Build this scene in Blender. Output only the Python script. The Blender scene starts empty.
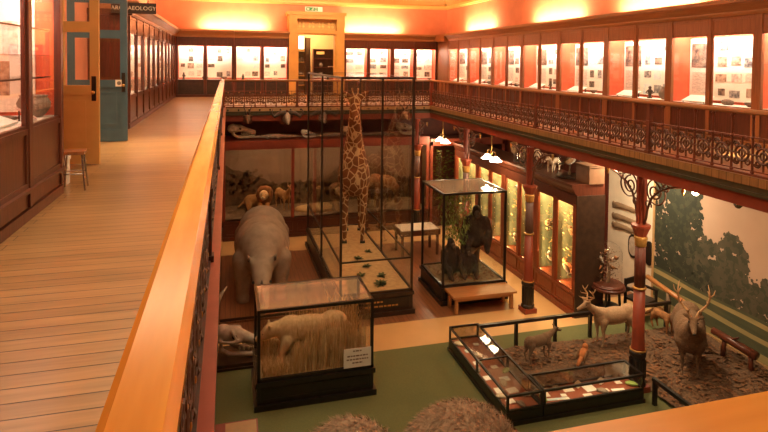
import bpy, math, random
from mathutils import Vector, Matrix, Euler
random.seed(7)
SC = bpy.context.scene
COL = SC.collection
PI = math.pi
R = math.radians

# ------------------------------------------------------------------ materials
def new_mat(name):
    m = bpy.data.materials.new(name); m.use_nodes = True
    nt = m.node_tree; nt.nodes.clear()
    out = nt.nodes.new('ShaderNodeOutputMaterial')
    return m, nt, out

def mat(name, c1, c2=None, scale=8.0, rough=0.5, bump=0.0, stretch=(1, 1, 1), spec=0.5, metal=0.0, detail=4.0, lo=0.35, hi=0.65, emit=None, emit_s=0.0, coord='Object'):
    """noise-varied principled material"""
    m, nt, out = new_mat(name)
    b = nt.nodes.new('ShaderNodeBsdfPrincipled')
    b.inputs['Roughness'].default_value = rough
    b.inputs['Metallic'].default_value = metal
    b.inputs['Specular IOR Level'].default_value = spec
    c2 = c2 or tuple(x * 0.75 for x in c1)
    tc = nt.nodes.new('ShaderNodeTexCoord'); mp = nt.nodes.new('ShaderNodeMapping')
    mp.inputs['Scale'].default_value = stretch
    nz = nt.nodes.new('ShaderNodeTexNoise'); nz.inputs['Scale'].default_value = scale; nz.inputs['Detail'].default_value = detail
    mr = nt.nodes.new('ShaderNodeMapRange'); mr.inputs['From Min'].default_value = lo; mr.inputs['From Max'].default_value = hi
    mx = nt.nodes.new('ShaderNodeMix'); mx.data_type = 'RGBA'
    mx.inputs[6].default_value = (*c1, 1); mx.inputs[7].default_value = (*c2, 1)
    L = nt.links
    L.new(tc.outputs[coord], mp.inputs['Vector']); L.new(mp.outputs[0], nz.inputs['Vector'])
    L.new(nz.outputs['Fac'], mr.inputs['Value']); L.new(mr.outputs[0], mx.inputs[0])
    L.new(mx.outputs[2], b.inputs['Base Color'])
    if bump:
        bp = nt.nodes.new('ShaderNodeBump'); bp.inputs['Strength'].default_value = bump; bp.inputs['Distance'].default_value = 0.02
        L.new(nz.outputs['Fac'], bp.inputs['Height']); L.new(bp.outputs[0], b.inputs['Normal'])
    if emit:
        b.inputs['Emission Color'].default_value = (*emit, 1); b.inputs['Emission Strength'].default_value = emit_s
    L.new(b.outputs[0], out.inputs['Surface'])
    return m

def wood(name, c1, c2, axis='X', scale=3.0, rough=0.35, ratio=14):
    st = {'X': (1, ratio, ratio), 'Y': (ratio, 1, ratio), 'Z': (ratio, ratio, 1)}[axis]
    return mat(name, c1, c2, scale=scale, rough=rough, stretch=st, bump=0.03)

def planks(name, c1, c2, gap, width=0.13, length=3.2, rough=0.4, rot=0.0):
    m, nt, out = new_mat(name)
    b = nt.nodes.new('ShaderNodeBsdfPrincipled'); b.inputs['Roughness'].default_value = rough
    tc = nt.nodes.new('ShaderNodeTexCoord'); mp = nt.nodes.new('ShaderNodeMapping'); mp.inputs['Rotation'].default_value = (0, 0, rot)
    br = nt.nodes.new('ShaderNodeTexBrick')
    br.inputs['Color1'].default_value = (*c1, 1); br.inputs['Color2'].default_value = (*c2, 1); br.inputs['Mortar'].default_value = (*gap, 1)
    br.inputs['Scale'].default_value = 1.0; br.inputs['Mortar Size'].default_value = 0.005; br.inputs['Mortar Smooth'].default_value = 0.4
    br.inputs['Brick Width'].default_value = length; br.inputs['Row Height'].default_value = width; br.inputs['Bias'].default_value = -0.1
    nz = nt.nodes.new('ShaderNodeTexNoise'); nz.inputs['Scale'].default_value = 2.0; nz.inputs['Detail'].default_value = 6
    m2 = nt.nodes.new('ShaderNodeMapping'); m2.inputs['Scale'].default_value = (1, 16, 1)
    mx = nt.nodes.new('ShaderNodeMix'); mx.data_type = 'RGBA'; mx.blend_type = 'MULTIPLY'; mx.inputs[0].default_value = 1.0
    rp = nt.nodes.new('ShaderNodeMapRange'); rp.inputs['From Min'].default_value = 0.3; rp.inputs['From Max'].default_value = 0.75
    rp.inputs['To Min'].default_value = 1.1; rp.inputs['To Max'].default_value = 0.72
    n2 = nt.nodes.new('ShaderNodeTexNoise'); n2.inputs['Scale'].default_value = 0.9; n2.inputs['Detail'].default_value = 3
    r2 = nt.nodes.new('ShaderNodeMapRange'); r2.inputs['To Min'].default_value = 1.2; r2.inputs['To Max'].default_value = 0.8
    mm = nt.nodes.new('ShaderNodeMath'); mm.operation = 'MULTIPLY'
    L = nt.links
    L.new(tc.outputs['Object'], mp.inputs['Vector']); L.new(mp.outputs[0], br.inputs['Vector'])
    L.new(mp.outputs[0], m2.inputs['Vector']); L.new(m2.outputs[0], nz.inputs['Vector']); L.new(nz.outputs['Fac'], rp.inputs['Value'])
    L.new(mp.outputs[0], n2.inputs['Vector']); L.new(n2.outputs['Fac'], r2.inputs['Value'])
    L.new(rp.outputs[0], mm.inputs[0]); L.new(r2.outputs[0], mm.inputs[1])
    L.new(br.outputs['Color'], mx.inputs[6]); L.new(mm.outputs[0], mx.inputs[7])
    L.new(mx.outputs[2], b.inputs['Base Color'])
    bp = nt.nodes.new('ShaderNodeBump'); bp.inputs['Strength'].default_value = 0.25; bp.inputs['Distance'].default_value = 0.006; bp.invert = True
    L.new(br.outputs['Fac'], bp.inputs['Height']); L.new(bp.outputs[0], b.inputs['Normal'])
    L.new(b.outputs[0], out.inputs['Surface'])
    return m

def glass_mat(name, tint=(1, 1, 1), base=0.03, gain=0.6, rough=0.02, refl_tint=0.0):
    m, nt, out = new_mat(name)
    t = nt.nodes.new('ShaderNodeBsdfTransparent'); t.inputs['Color'].default_value = (*tint, 1)
    g = nt.nodes.new('ShaderNodeBsdfGlossy'); g.inputs['Roughness'].default_value = rough
    lw = nt.nodes.new('ShaderNodeLayerWeight'); lw.inputs['Blend'].default_value = 0.5
    p = nt.nodes.new('ShaderNodeMath'); p.operation = 'POWER'; p.inputs[1].default_value = 4.0
    ma = nt.nodes.new('ShaderNodeMath'); ma.operation = 'MULTIPLY_ADD'; ma.inputs[1].default_value = gain; ma.inputs[2].default_value = base
    mx = nt.nodes.new('ShaderNodeMixShader')
    L = nt.links
    L.new(lw.outputs['Facing'], p.inputs[0]); L.new(p.outputs[0], ma.inputs[0]); L.new(ma.outputs[0], mx.inputs[0])
    L.new(t.outputs[0], mx.inputs[1]); L.new(g.outputs[0], mx.inputs[2])
    if refl_tint:
        df = nt.nodes.new('ShaderNodeBsdfDiffuse'); df.inputs['Color'].default_value = (0.62, 0.50, 0.38, 1)  # beige diffuse imitates a reflection of the cream soffit
        m2 = nt.nodes.new('ShaderNodeMixShader'); m2.inputs[0].default_value = refl_tint
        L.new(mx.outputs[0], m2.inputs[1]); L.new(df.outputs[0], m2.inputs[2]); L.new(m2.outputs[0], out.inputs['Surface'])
    else: L.new(mx.outputs[0], out.inputs['Surface'])
    return m

def emit_mat(name, c, s):
    m, nt, out = new_mat(name)
    e = nt.nodes.new('ShaderNodeEmission'); e.inputs[0].default_value = (*c, 1); e.inputs[1].default_value = s
    nt.links.new(e.outputs[0], out.inputs['Surface'])
    return m

def giraffe_mat():
    m, nt, out = new_mat('giraffe coat')
    b = nt.nodes.new('ShaderNodeBsdfPrincipled'); b.inputs['Roughness'].default_value = 0.8
    tc = nt.nodes.new('ShaderNodeTexCoord'); mp = nt.nodes.new('ShaderNodeMapping'); mp.inputs['Scale'].default_value = (6.2, 6.2, 4.6)
    nz = nt.nodes.new('ShaderNodeTexNoise'); nz.inputs['Scale'].default_value = 2.0
    va = nt.nodes.new('ShaderNodeMix'); va.data_type = 'RGBA'; va.inputs[0].default_value = 0.12
    vo = nt.nodes.new('ShaderNodeTexVoronoi'); vo.feature = 'DISTANCE_TO_EDGE'; vo.inputs['Scale'].default_value = 1.0
    cr = nt.nodes.new('ShaderNodeValToRGB')
    cr.color_ramp.elements[0].position = 0.045; cr.color_ramp.elements[0].color = (0.62, 0.42, 0.21, 1)
    cr.color_ramp.elements[1].position = 0.075; cr.color_ramp.elements[1].color = (0.20, 0.065, 0.018, 1)
    L = nt.links
    L.new(tc.outputs['Object'], mp.inputs['Vector']); L.new(mp.outputs[0], nz.inputs['Vector'])
    L.new(mp.outputs[0], va.inputs[6]); L.new(nz.outputs['Color'], va.inputs[7]); L.new(va.outputs[2], vo.inputs['Vector'])
    L.new(vo.outputs['Distance'], cr.inputs[0]); L.new(cr.outputs[0], b.inputs['Base Color']); L.new(b.outputs[0], out.inputs['Surface'])
    return m

M = {}
M['salmon'] = mat('salmon plaster', (0.70, 0.265, 0.15), (0.64, 0.235, 0.13), 2.5, 0.75)
M['cove'] = mat('cream cove plaster', (0.80, 0.50, 0.20), (0.74, 0.45, 0.18), 2.0, 0.7)
M['moulding'] = mat('yellow moulding paint', (0.85, 0.58, 0.20), (0.78, 0.5, 0.17), 3, 0.5)
M['white_wall'] = mat('off white plaster', (0.78, 0.66, 0.50), (0.70, 0.58, 0.43), 3, 0.8)
M['maroon'] = mat('maroon paint', (0.16, 0.035, 0.02), (0.12, 0.028, 0.016), 5, 0.5)
M['soffit'] = mat('cream soffit paint', (0.72, 0.56, 0.38), (0.64, 0.49, 0.33), 3, 0.7)
M['boards'] = planks('gallery boards', (0.36, 0.195, 0.075), (0.28, 0.145, 0.054), (0.06, 0.028, 0.012), 0.125, 3.4, 0.30)
M['parquet'] = planks('lower hall boards', (0.30, 0.12, 0.05), (0.24, 0.095, 0.04), (0.10, 0.04, 0.015), 0.11, 2.2, 0.3, PI / 2)
M['tan_strip'] = mat('tan floor border', (0.66, 0.40, 0.16), (0.60, 0.35, 0.14), 1.2, 0.5)
M['green_carpet'] = mat('olive green carpet', (0.15, 0.155, 0.055), (0.12, 0.125, 0.045), 60, 0.95)
M['handrail'] = wood('varnished handrail', (0.74, 0.32, 0.045), (0.58, 0.22, 0.028), 'Y', 1.2, 0.2, 9)
M['handrailx'] = wood('varnished handrail crosswise', (0.74, 0.32, 0.045), (0.58, 0.22, 0.028), 'X', 1.2, 0.2, 9)
M['mahog'] = wood('red mahogany', (0.135, 0.037, 0.018), (0.09, 0.025, 0.012), 'Z', 2.5, 0.36)
M['mahog_red'] = wood('bright mahogany', (0.30, 0.068, 0.026), (0.20, 0.044, 0.018), 'Z', 2.5, 0.3)
M['mahog_dark'] = wood('dark mahogany', (0.12, 0.032, 0.016), (0.08, 0.022, 0.011), 'Z', 2.5, 0.32)
M['brownwood'] = wood('brown cabinet wood', (0.34, 0.12, 0.04), (0.25, 0.085, 0.028), 'Z', 2.5, 0.35)
M['cornicewood'] = wood('cornice wood', (0.40, 0.17, 0.06), (0.32, 0.13, 0.045), 'X', 2.0, 0.4)
M['redback'] = mat('red case lining', (0.78, 0.13, 0.05), (0.72, 0.11, 0.045), 5, 0.7)
M['cream'] = mat('cream display card', (0.82, 0.74, 0.60), (0.78, 0.69, 0.54), 3, 0.8)
M['white'] = mat('white card', (0.85, 0.80, 0.70), (0.80, 0.75, 0.65), 5, 0.7)
M['photo1'] = mat('dark brown print', (0.05, 0.03, 0.022), (0.30, 0.20, 0.13), 9, 0.6)
M['photo2'] = mat('sepia print', (0.20, 0.10, 0.06), (0.55, 0.38, 0.25), 11, 0.6)
M['photo3'] = mat('grey print', (0.10, 0.09, 0.085), (0.45, 0.40, 0.34), 16, 0.6)
M['photo4'] = mat('pale blue map print', (0.45, 0.60, 0.62), (0.78, 0.72, 0.58), 10, 0.6)
M['photo5'] = mat('rose print', (0.62, 0.33, 0.26), (0.80, 0.66, 0.52), 12, 0.6)
M['textblock'] = mat('printed text lines', (0.45, 0.38, 0.30), (0.80, 0.71, 0.57), 30, 0.8, stretch=(0.6, 0.6, 4))
M['glass'] = glass_mat('case glass')
M['glass_dark'] = glass_mat('smoky case glass', (0.92, 0.88, 0.82), 0.05, 0.6)
M['glass_top2'] = glass_mat('glass top with painted reflection', (0.80, 0.74, 0.66), 0.14, 0.6, 0.04, 0.30)  # pale soffit reflection painted in as beige diffuse
M['glass_top3'] = glass_mat('glass top with faint painted reflection', (0.95, 0.92, 0.88), 0.05, 0.22, 0.03, 0.16)  # fainter beige reflection painted into the glass
M['glass_top'] = glass_mat('dusty glass top', (0.80, 0.76, 0.70), 0.10, 0.75, 0.03)
M['redpaint'] = mat('red painted iron', (0.30, 0.058, 0.027), (0.26, 0.048, 0.022), 6, 0.42)
M['pinkpaint'] = mat('faded red rail paint', (0.50, 0.13, 0.075), (0.44, 0.11, 0.06), 6, 0.4)
M['olive'] = mat('dark olive paint', (0.075, 0.058, 0.026), (0.055, 0.043, 0.020), 8, 0.45)
M['frieze'] = mat('tan frieze paint', (0.50, 0.30, 0.13), (0.44, 0.26, 0.11), 8, 0.55)
M['iron'] = mat('brown cast iron', (0.15, 0.055, 0.026), (0.10, 0.038, 0.020), 20, 0.42)
M['irongrey'] = mat('grey green cast iron', (0.10, 0.085, 0.07), (0.15, 0.055, 0.035), 9, 0.45)
M['glarelining'] = mat('red lining paled by glare', (0.72, 0.36, 0.24), (0.68, 0.32, 0.21), 5, 0.7)  # red lining with the glare on it put into the colour
M['railred'] = mat('brown red rail paint', (0.17, 0.048, 0.024), (0.14, 0.04, 0.02), 6, 0.42)
M['darkred'] = mat('dark red fluted paint', (0.16, 0.045, 0.03), (0.13, 0.036, 0.025), 8, 0.42)
M['vitrinered'] = mat('dark red vitrine lining', (0.30, 0.075, 0.03), (0.25, 0.06, 0.025), 5, 0.7)
M['plum'] = mat('plum grey paint', (0.20, 0.115, 0.095), (0.165, 0.09, 0.075), 8, 0.45)
M['gold'] = mat('gilt', (0.62, 0.34, 0.09), (0.45, 0.23, 0.06), 15, 0.35, metal=0.5)
M['brass'] = mat('brass', (0.60, 0.33, 0.09), (0.50, 0.27, 0.07), 12, 0.28, metal=0.8)
M['black'] = mat('black lacquered wood', (0.022, 0.015, 0.012), (0.014, 0.010, 0.008), 8, 0.3)
M['casebrown'] = mat('dark case wood', (0.055, 0.028, 0.016), (0.035, 0.018, 0.011), 8, 0.35)
M['ochre'] = mat('ochre door paint', (0.60, 0.34, 0.10), (0.55, 0.31, 0.09), 4, 0.45)
M['ochre_bright'] = mat('ochre frame paint', (0.60, 0.30, 0.07), (0.54, 0.26, 0.06), 4, 0.5)
M['bluedoor'] = mat('blue grey door paint', (0.06, 0.125, 0.165), (0.05, 0.105, 0.14), 4, 0.4)
M['chrome'] = mat('steel', (0.55, 0.50, 0.46), None, 8, 0.25, metal=0.9)
M['sand'] = mat('sand', (0.62, 0.43, 0.20), (0.50, 0.33, 0.15), 9, 0.95, bump=0.4)
M['litter'] = mat('dead leaf litter', (0.17, 0.095, 0.048), (0.085, 0.045, 0.024), 22, 0.95, bump=0.8, detail=8)
M['leafbits'] = mat('dead leaves', (0.25, 0.115, 0.05), (0.12, 0.06, 0.028), 6, 0.9, coord='Object')
M['rhino'] = mat('grey brown hide', (0.35, 0.265, 0.185), (0.28, 0.205, 0.14), 6, 0.8, bump=0.3, detail=8)
M['horn'] = mat('dark horn', (0.10, 0.07, 0.05), (0.06, 0.04, 0.03), 10, 0.5)
M['bone'] = mat('aged bone', (0.62, 0.47, 0.30), (0.46, 0.32, 0.19), 9, 0.65, bump=0.15)
M['greybone'] = mat('grey bone', (0.50, 0.39, 0.30), (0.37, 0.28, 0.21), 9, 0.7, bump=0.2)
M['socket'] = mat('dark socket', (0.03, 0.02, 0.016), None, 8, 0.8)
M['palefur'] = mat('pale tan fur', (0.78, 0.55, 0.31), (0.66, 0.44, 0.23), 22, 0.95, bump=0.4, stretch=(1, 1, 0.5))
M['lionfur'] = mat('lion fur', (0.50, 0.27, 0.10), (0.40, 0.20, 0.07), 10, 0.9, bump=0.2)
M['mane'] = mat('dark mane', (0.34, 0.15, 0.05), (0.20, 0.085, 0.03), 14, 0.95, bump=0.5)
M['deerfur'] = mat('fallow deer coat', (0.42, 0.28, 0.165), (0.33, 0.21, 0.115), 30, 0.95, bump=0.5)
M['deerbelly'] = mat('pale deer underside', (0.62, 0.47, 0.32), (0.55, 0.40, 0.26), 12, 0.9)
M['stagfur'] = mat('red deer coat', (0.21, 0.125, 0.068), (0.145, 0.083, 0.044), 30, 0.95, bump=0.6)
M['antler'] = mat('antler', (0.55, 0.33, 0.16), (0.42, 0.23, 0.11), 10, 0.55)
M['hoof'] = mat('hoof', (0.05, 0.035, 0.025), None, 8, 0.5)
M['mammothfur'] = mat('brown shaggy hair', (0.38, 0.25, 0.155), (0.26, 0.165, 0.10), 18, 0.95, bump=0.6)
M['darkfur'] = mat('black brown fur', (0.055, 0.035, 0.025), (0.035, 0.022, 0.016), 14, 0.9, bump=0.4)
M['reedlight'] = mat('pale dry reeds', (0.86, 0.62, 0.32), (0.74, 0.50, 0.24), 3, 0.85)
M['reed'] = mat('dry reeds', (0.74, 0.48, 0.21), (0.52, 0.31, 0.12), 3, 0.85)
M['dullleaf'] = mat('dull olive leaves', (0.15, 0.16, 0.06), (0.09, 0.095, 0.035), 5, 0.8)
M['leafgreen'] = mat('green leaves', (0.28, 0.37, 0.08), (0.16, 0.23, 0.05), 5, 0.7)
M['moss'] = mat('mossy ground', (0.30, 0.24, 0.12), (0.17, 0.13, 0.07), 9, 0.95, bump=0.5)
M['bark'] = mat('bark', (0.24, 0.16, 0.09), (0.15, 0.095, 0.055), 12, 0.9, bump=0.4, stretch=(1, 1, 0.3))
M['benchwood'] = wood('bench oak', (0.47, 0.20, 0.065), (0.38, 0.155, 0.05), 'X', 2, 0.32)
M['pottery'] = mat('grey brown pottery', (0.30, 0.22, 0.15), (0.24, 0.175, 0.12), 8, 0.7)
M['stone'] = mat('brown stone', (0.26, 0.17, 0.11), (0.16, 0.10, 0.07), 12, 0.85, bump=0.3)
M['darkbronze'] = mat('dark bronze', (0.10, 0.075, 0.055), (0.07, 0.05, 0.035), 12, 0.4, metal=0.4)
M['lampglass'] = emit_mat('lit opal glass', (1.0, 0.80, 0.52), 14.0)
M['tube'] = emit_mat('lit fluorescent tube', (1.0, 0.86, 0.64), 12.0)
M['bulb'] = emit_mat('lit spot bulb', (1.0, 0.82, 0.5), 40.0)
M['exitgreen'] = mat('exit green', (0.03, 0.22, 0.06), (0.025, 0.2, 0.05), 5, 0.5)
M['skypaint'] = mat('painted dusk sky', (0.43, 0.285, 0.195), (0.47, 0.325, 0.23), 0.9, 0.75)
M['treepaint'] = mat('painted dark foliage', (0.030, 0.034, 0.019), (0.020, 0.025, 0.014), 4, 0.75)
M['treepaint2'] = mat('painted olive foliage', (0.048, 0.050, 0.027), (0.036, 0.039, 0.021), 4, 0.75)
M['treepaint3'] = mat('painted hazy foliage', (0.082, 0.070, 0.042), (0.056, 0.052, 0.030), 4, 0.75)
M['boxwood'] = mat('plain brown box wood', (0.22, 0.11, 0.055), (0.17, 0.085, 0.04), 5, 0.6)
M['meadow'] = mat('painted meadow', (0.36, 0.29, 0.12), (0.28, 0.23, 0.095), 2, 0.75, stretch=(1, 1, 5))
M['meadow2'] = mat('painted shaded grass', (0.060, 0.070, 0.036), (0.085, 0.09, 0.043), 2, 0.75, stretch=(1, 1, 5))
M['savsky'] = mat('painted savanna haze', (0.25, 0.16, 0.10), (0.20, 0.125, 0.075), 1.5, 0.8)
M['savhill'] = mat('painted brown hills', (0.12, 0.065, 0.03), (0.09, 0.05, 0.024), 3, 0.8)
M['savbush'] = mat('painted dry scrub', (0.16, 0.088, 0.04), (0.11, 0.06, 0.028), 5, 0.8)
M['greenback'] = mat('painted reed backdrop', (0.20, 0.22, 0.13), (0.13, 0.15, 0.085), 5, 0.8, stretch=(1, 1, .3))
M['goldback'] = mat('painted autumn backdrop', (0.62, 0.36, 0.11), (0.26, 0.11, 0.03), 7, 0.8)
M['goldleaf'] = mat('golden foliage', (0.70, 0.40, 0.10), (0.36, 0.17, 0.04), 9, 0.8)
M['giraffe'] = giraffe_mat()
M['whitefur'] = mat('white brown feathers', (0.70, 0.56, 0.40), (0.50, 0.35, 0.22), 10, 0.9)
M['featherbrown'] = mat('brown feathers', (0.22, 0.115, 0.05), (0.14, 0.07, 0.03), 25, 0.9)
M['featherwhite'] = mat('white feathers', (0.72, 0.60, 0.44), (0.62, 0.5, 0.36), 20, 0.9)
M['feathergrey'] = mat('grey feathers', (0.25, 0.22, 0.18), (0.16, 0.14, 0.11), 25, 0.9)
M['featherred'] = mat('rust feathers', (0.48, 0.17, 0.05), (0.36, 0.12, 0.035), 20, 0.9)
M['clubwood'] = mat('club wood', (0.30, 0.19, 0.11), (0.24, 0.15, 0.085), 5, 0.6)
M['whitelett'] = mat('cream lettering', (0.80, 0.66, 0.48), None, 5, 0.6)
M['signblack'] = mat('dark sign board', (0.05, 0.028, 0.02), None, 8, 0.4)

# ------------------------------------------------------------------ mesh builder
class B:
    def __init__(s): s.v = []; s.f = []; s.m = []; s.cm = 0
    def mi(s, i): s.cm = i; return s
    def _add(s, vs, fs):
        o = len(s.v); s.v += [tuple(v) for v in vs]
        for f in fs: s.f.append(tuple(i + o for i in f)); s.m.append(s.cm)
        return s
    def box(s, x0, x1, y0, y1, z0, z1):
        x0, x1 = min(x0, x1), max(x0, x1); y0, y1 = min(y0, y1), max(y0, y1); z0, z1 = min(z0, z1), max(z0, z1)
        vs = [(x0, y0, z0), (x1, y0, z0), (x1, y1, z0), (x0, y1, z0), (x0, y0, z1), (x1, y0, z1), (x1, y1, z1), (x0, y1, z1)]
        return s._add(vs, [(0, 3, 2, 1), (4, 5, 6, 7), (0, 1, 5, 4), (1, 2, 6, 5), (2, 3, 7, 6), (3, 0, 4, 7)])
    def frame(s, x0, x1, z0, z1, y0, y1, w, wt=None):
        """rectangular frame in the xz plane"""
        wt = wt or w
        s.box(x0, x0 + w, y0, y1, z0, z1); s.box(x1 - w, x1, y0, y1, z0, z1)
        s.box(x0 + w, x1 - w, y0, y1, z0, z0 + wt); s.box(x0 + w, x1 - w, y0, y1, z1 - wt, z1); return s
    def tube(s, pts, r, n=8, cap=True, closed=False):
        pts = [Vector(p) for p in pts]; k = len(pts)
        rs = r if isinstance(r, (list, tuple)) else [r] * k
        vs = []; prev = None
        for i, p in enumerate(pts):
            if closed: t = pts[(i + 1) % k] - pts[i - 1]
            else: t = pts[min(i + 1, k - 1)] - pts[max(i - 1, 0)]
            t = t.normalized() if t.length > 1e-9 else Vector((0, 0, 1))
            if prev is None:
                a = Vector((0, 0, 1)) if abs(t.z) < 0.9 else Vector((1, 0, 0))
                u = t.cross(a).normalized()
            else:
                u = prev - t * prev.dot(t)
                u = u.normalized() if u.length > 1e-6 else t.orthogonal().normalized()
            prev = u; w = t.cross(u)
            for j in range(n):
                a = 2 * PI * j / n
                vs.append(p + (u * math.cos(a) + w * math.sin(a)) * rs[i])
        fs = []
        for i in range(k if closed else k - 1):
            for j in range(n):
                a = i * n + j; b = i * n + (j + 1) % n; i2 = (i + 1) % k
                fs.append((a, b, i2 * n + (j + 1) % n, i2 * n + j))
        if cap and not closed:
            fs.append(tuple(range(n - 1, -1, -1))); fs.append(tuple(range((k - 1) * n, k * n)))
        return s._add(vs, fs)
    def lathe(s, prof, c=(0, 0, 0), n=16, cap=True):
        vs = []; k = len(prof)
        for r, z in prof:
            for j in range(n):
                a = 2 * PI * j / n + PI / n
                vs.append((c[0] + r * math.cos(a), c[1] + r * math.sin(a), c[2] + z))
        fs = []
        for i in range(k - 1):
            for j in range(n):
                fs.append((i * n + j, i * n + (j + 1) % n, (i + 1) * n + (j + 1) % n, (i + 1) * n + j))
        if cap:
            fs.append(tuple(range(n - 1, -1, -1))); fs.append(tuple(range((k - 1) * n, k * n)))
        return s._add(vs, fs)
    def ell(s, c, r, nu=14, nv=9, rot=None):
        if not isinstance(r, (tuple, list)): r = (r, r, r)
        q = Euler(rot).to_matrix() if rot else None
        vs = []; c = Vector(c)
        for i in range(1, nv):
            ph = PI * i / nv
            for j in range(nu):
                a = 2 * PI * j / nu
                p = Vector((r[0] * math.sin(ph) * math.cos(a), r[1] * math.sin(ph) * math.sin(a), r[2] * math.cos(ph)))
                if q: p = q @ p
                vs.append(c + p)
        t = Vector((0, 0, r[2])); b = Vector((0, 0, -r[2]))
        if q: t = q @ t; b = q @ b
        vs += [c + t, c + b]; T = len(vs) - 2; Bt = T + 1
        fs = []
        for i in range(nv - 2):
            for j in range(nu):
                fs.append((i * nu + j, (i + 1) * nu + j, (i + 1) * nu + (j + 1) % nu, i * nu + (j + 1) % nu))
        for j in range(nu):
            fs.append((T, j, (j + 1) % nu)); fs.append((Bt, (nv - 2) * nu + (j + 1) % nu, (nv - 2) * nu + j))
        return s._add(vs, fs)
    def prism(s, prof, axis, a0, a1):
        """closed 2D profile extruded; axis X: prof=(y,z); Y: (x,z); Z: (x,y)"""
        def P(p, a):
            return {'X': (a, p[0], p[1]), 'Y': (p[0], a, p[1]), 'Z': (p[0], p[1], a)}[axis]
        k = len(prof); vs = [P(p, a0) for p in prof] + [P(p, a1) for p in prof]
        fs = [(i, (i + 1) % k, k + (i + 1) % k, k + i) for i in range(k)]
        fs += [tuple(range(k - 1, -1, -1)), tuple(range(k, 2 * k))]
        return s._add(vs, fs)
    def poly(s, pts): return s._add(pts, [tuple(range(len(pts)))])
    def build(s, name, mats, parent=None, smooth=False, loc=None, rot=None):
        me = bpy.data.meshes.new(name); me.from_pydata(s.v, [], s.f)
        if not isinstance(mats, (list, tuple)): mats = [mats]
        for m in mats: me.materials.append(M[m] if isinstance(m, str) else m)
        me.polygons.foreach_set('material_index', s.m)
        if smooth: me.polygons.foreach_set('use_smooth', [True] * len(s.f))
        me.update(); me.validate()
        o = bpy.data.objects.new(name, me); COL.objects.link(o)
        import bmesh
        bm = bmesh.new(); bm.from_mesh(me); bmesh.ops.recalc_face_normals(bm, faces=bm.faces); bm.to_mesh(me); bm.free()
        if parent: o.parent = parent
        if loc: o.location = loc
        if rot: o.rotation_euler = rot
        return o

def tag(o, label, cat, group=None, kind=None):
    o['label'] = label; o['category'] = cat
    if group: o['group'] = group
    if kind: o['kind'] = kind
    return o
def thing(name, label, cat, loc=(0, 0, 0), rz=0, group=None):
    o = bpy.data.objects.new(name, None); o.empty_display_size = 0.1
    COL.objects.link(o); o.location = loc; o.rotation_euler = (0, 0, rz)
    return tag(o, label, cat, group)
def struct(b, name, mats, smooth=False):
    o = b.build(name, mats, None, smooth); o['kind'] = 'structure'; return o
def share(src, name, parent, loc=None, rot=None):
    o = src.copy(); o.name = name; COL.objects.link(o); o.parent = parent
    if loc: o.location = loc
    if rot: o.rotation_euler = rot
    return o
def copy_thing(t, loc, rz, label, scale=None):
    r = t.copy(); COL.objects.link(r); r.location = loc; r.rotation_euler = (0, 0, rz); r['label'] = label
    if scale: r.scale = (scale,) * 3
    for ch in list(t.children):
        c = ch.copy(); COL.objects.link(c); c.parent = r
        for g in list(ch.children):
            d = g.copy(); COL.objects.link(d); d.parent = c
    return r

def organic(name, caps, ells, voxel, m, parent=None, smooth=4, loc=None, rot=None, bumps=None):
    """one continuous surface from tapered limbs (caps: point lists with radii) and ellipsoids"""
    b = B()
    for pts in caps:
        for (p, ra), (q, rb) in zip(pts[:-1], pts[1:]):
            p, q = Vector(p), Vector(q); d = (q - p).length
            n = max(2, int(d / (0.35 * max(min(ra, rb), voxel))) + 1)
            for i in range(n + 1):
                t = i / n
                b.ell(p.lerp(q, t), ra + (rb - ra) * t, 10, 7)
    for e in ells: b.ell(e[0], e[1], 18, 12, e[2] if len(e) > 2 else None)
    me = bpy.data.meshes.new(name); me.from_pydata(b.v, [], b.f); me.update()
    tmp = bpy.data.objects.new('tmp', me); COL.objects.link(tmp)
    rm = tmp.modifiers.new('r', 'REMESH'); rm.mode = 'VOXEL'; rm.voxel_size = voxel
    sm = tmp.modifiers.new('s', 'SMOOTH'); sm.factor = 0.5; sm.iterations = smooth
    dg = bpy.context.evaluated_depsgraph_get(); dg.update()
    out = bpy.data.meshes.new_from_object(tmp.evaluated_get(dg))
    bpy.data.objects.remove(tmp); bpy.data.meshes.remove(me)
    out.name = name; out.materials.clear(); out.materials.append(M[m])
    out.polygons.foreach_set('use_smooth', [True] * len(out.polygons))
    o = bpy.data.objects.new(name, out); COL.objects.link(o)
    if parent: o.parent = parent
    if loc: o.location = loc
    if rot: o.rotation_euler = rot
    return o
def mir(pts): return [((-p[0], p[1], p[2]), r) for p, r in pts]
def arc(c, r, a0, a1, n, plane='XZ'):
    out = []
    for i in range(n + 1):
        a = R(a0 + (a1 - a0) * i / n); u, v = r * math.cos(a), r * math.sin(a)
        out.append({'XZ': (c[0] + u, c[1], c[2] + v), 'YZ': (c[0], c[1] + u, c[2] + v), 'XY': (c[0] + u, c[1] + v, c[2])}[plane])
    return out
def spiral(c, r0, r1, a0, a1, n, plane='XZ'):
    out = []
    for i in range(n + 1):
        t = i / n; a = R(a0 + (a1 - a0) * t); r = r0 + (r1 - r0) * t; u, v = r * math.cos(a), r * math.sin(a)
        out.append({'XZ': (c[0] + u, c[1], c[2] + v), 'YZ': (c[0], c[1] + u, c[2] + v)}[plane])
    return out
def area(name, loc, target, sx, sy, power, col=(1, 0.7, 0.4), spread=PI):
    l = bpy.data.lights.new(name, 'AREA'); l.shape = 'RECTANGLE'; l.size = sx; l.size_y = sy; l.energy = power; l.color = col; l.spread = spread
    o = bpy.data.objects.new(name, l); COL.objects.link(o); o.location = loc
    d = Vector(target) - Vector(loc); o.rotation_euler = d.to_track_quat('-Z', 'Y').to_euler(); return o
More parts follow.
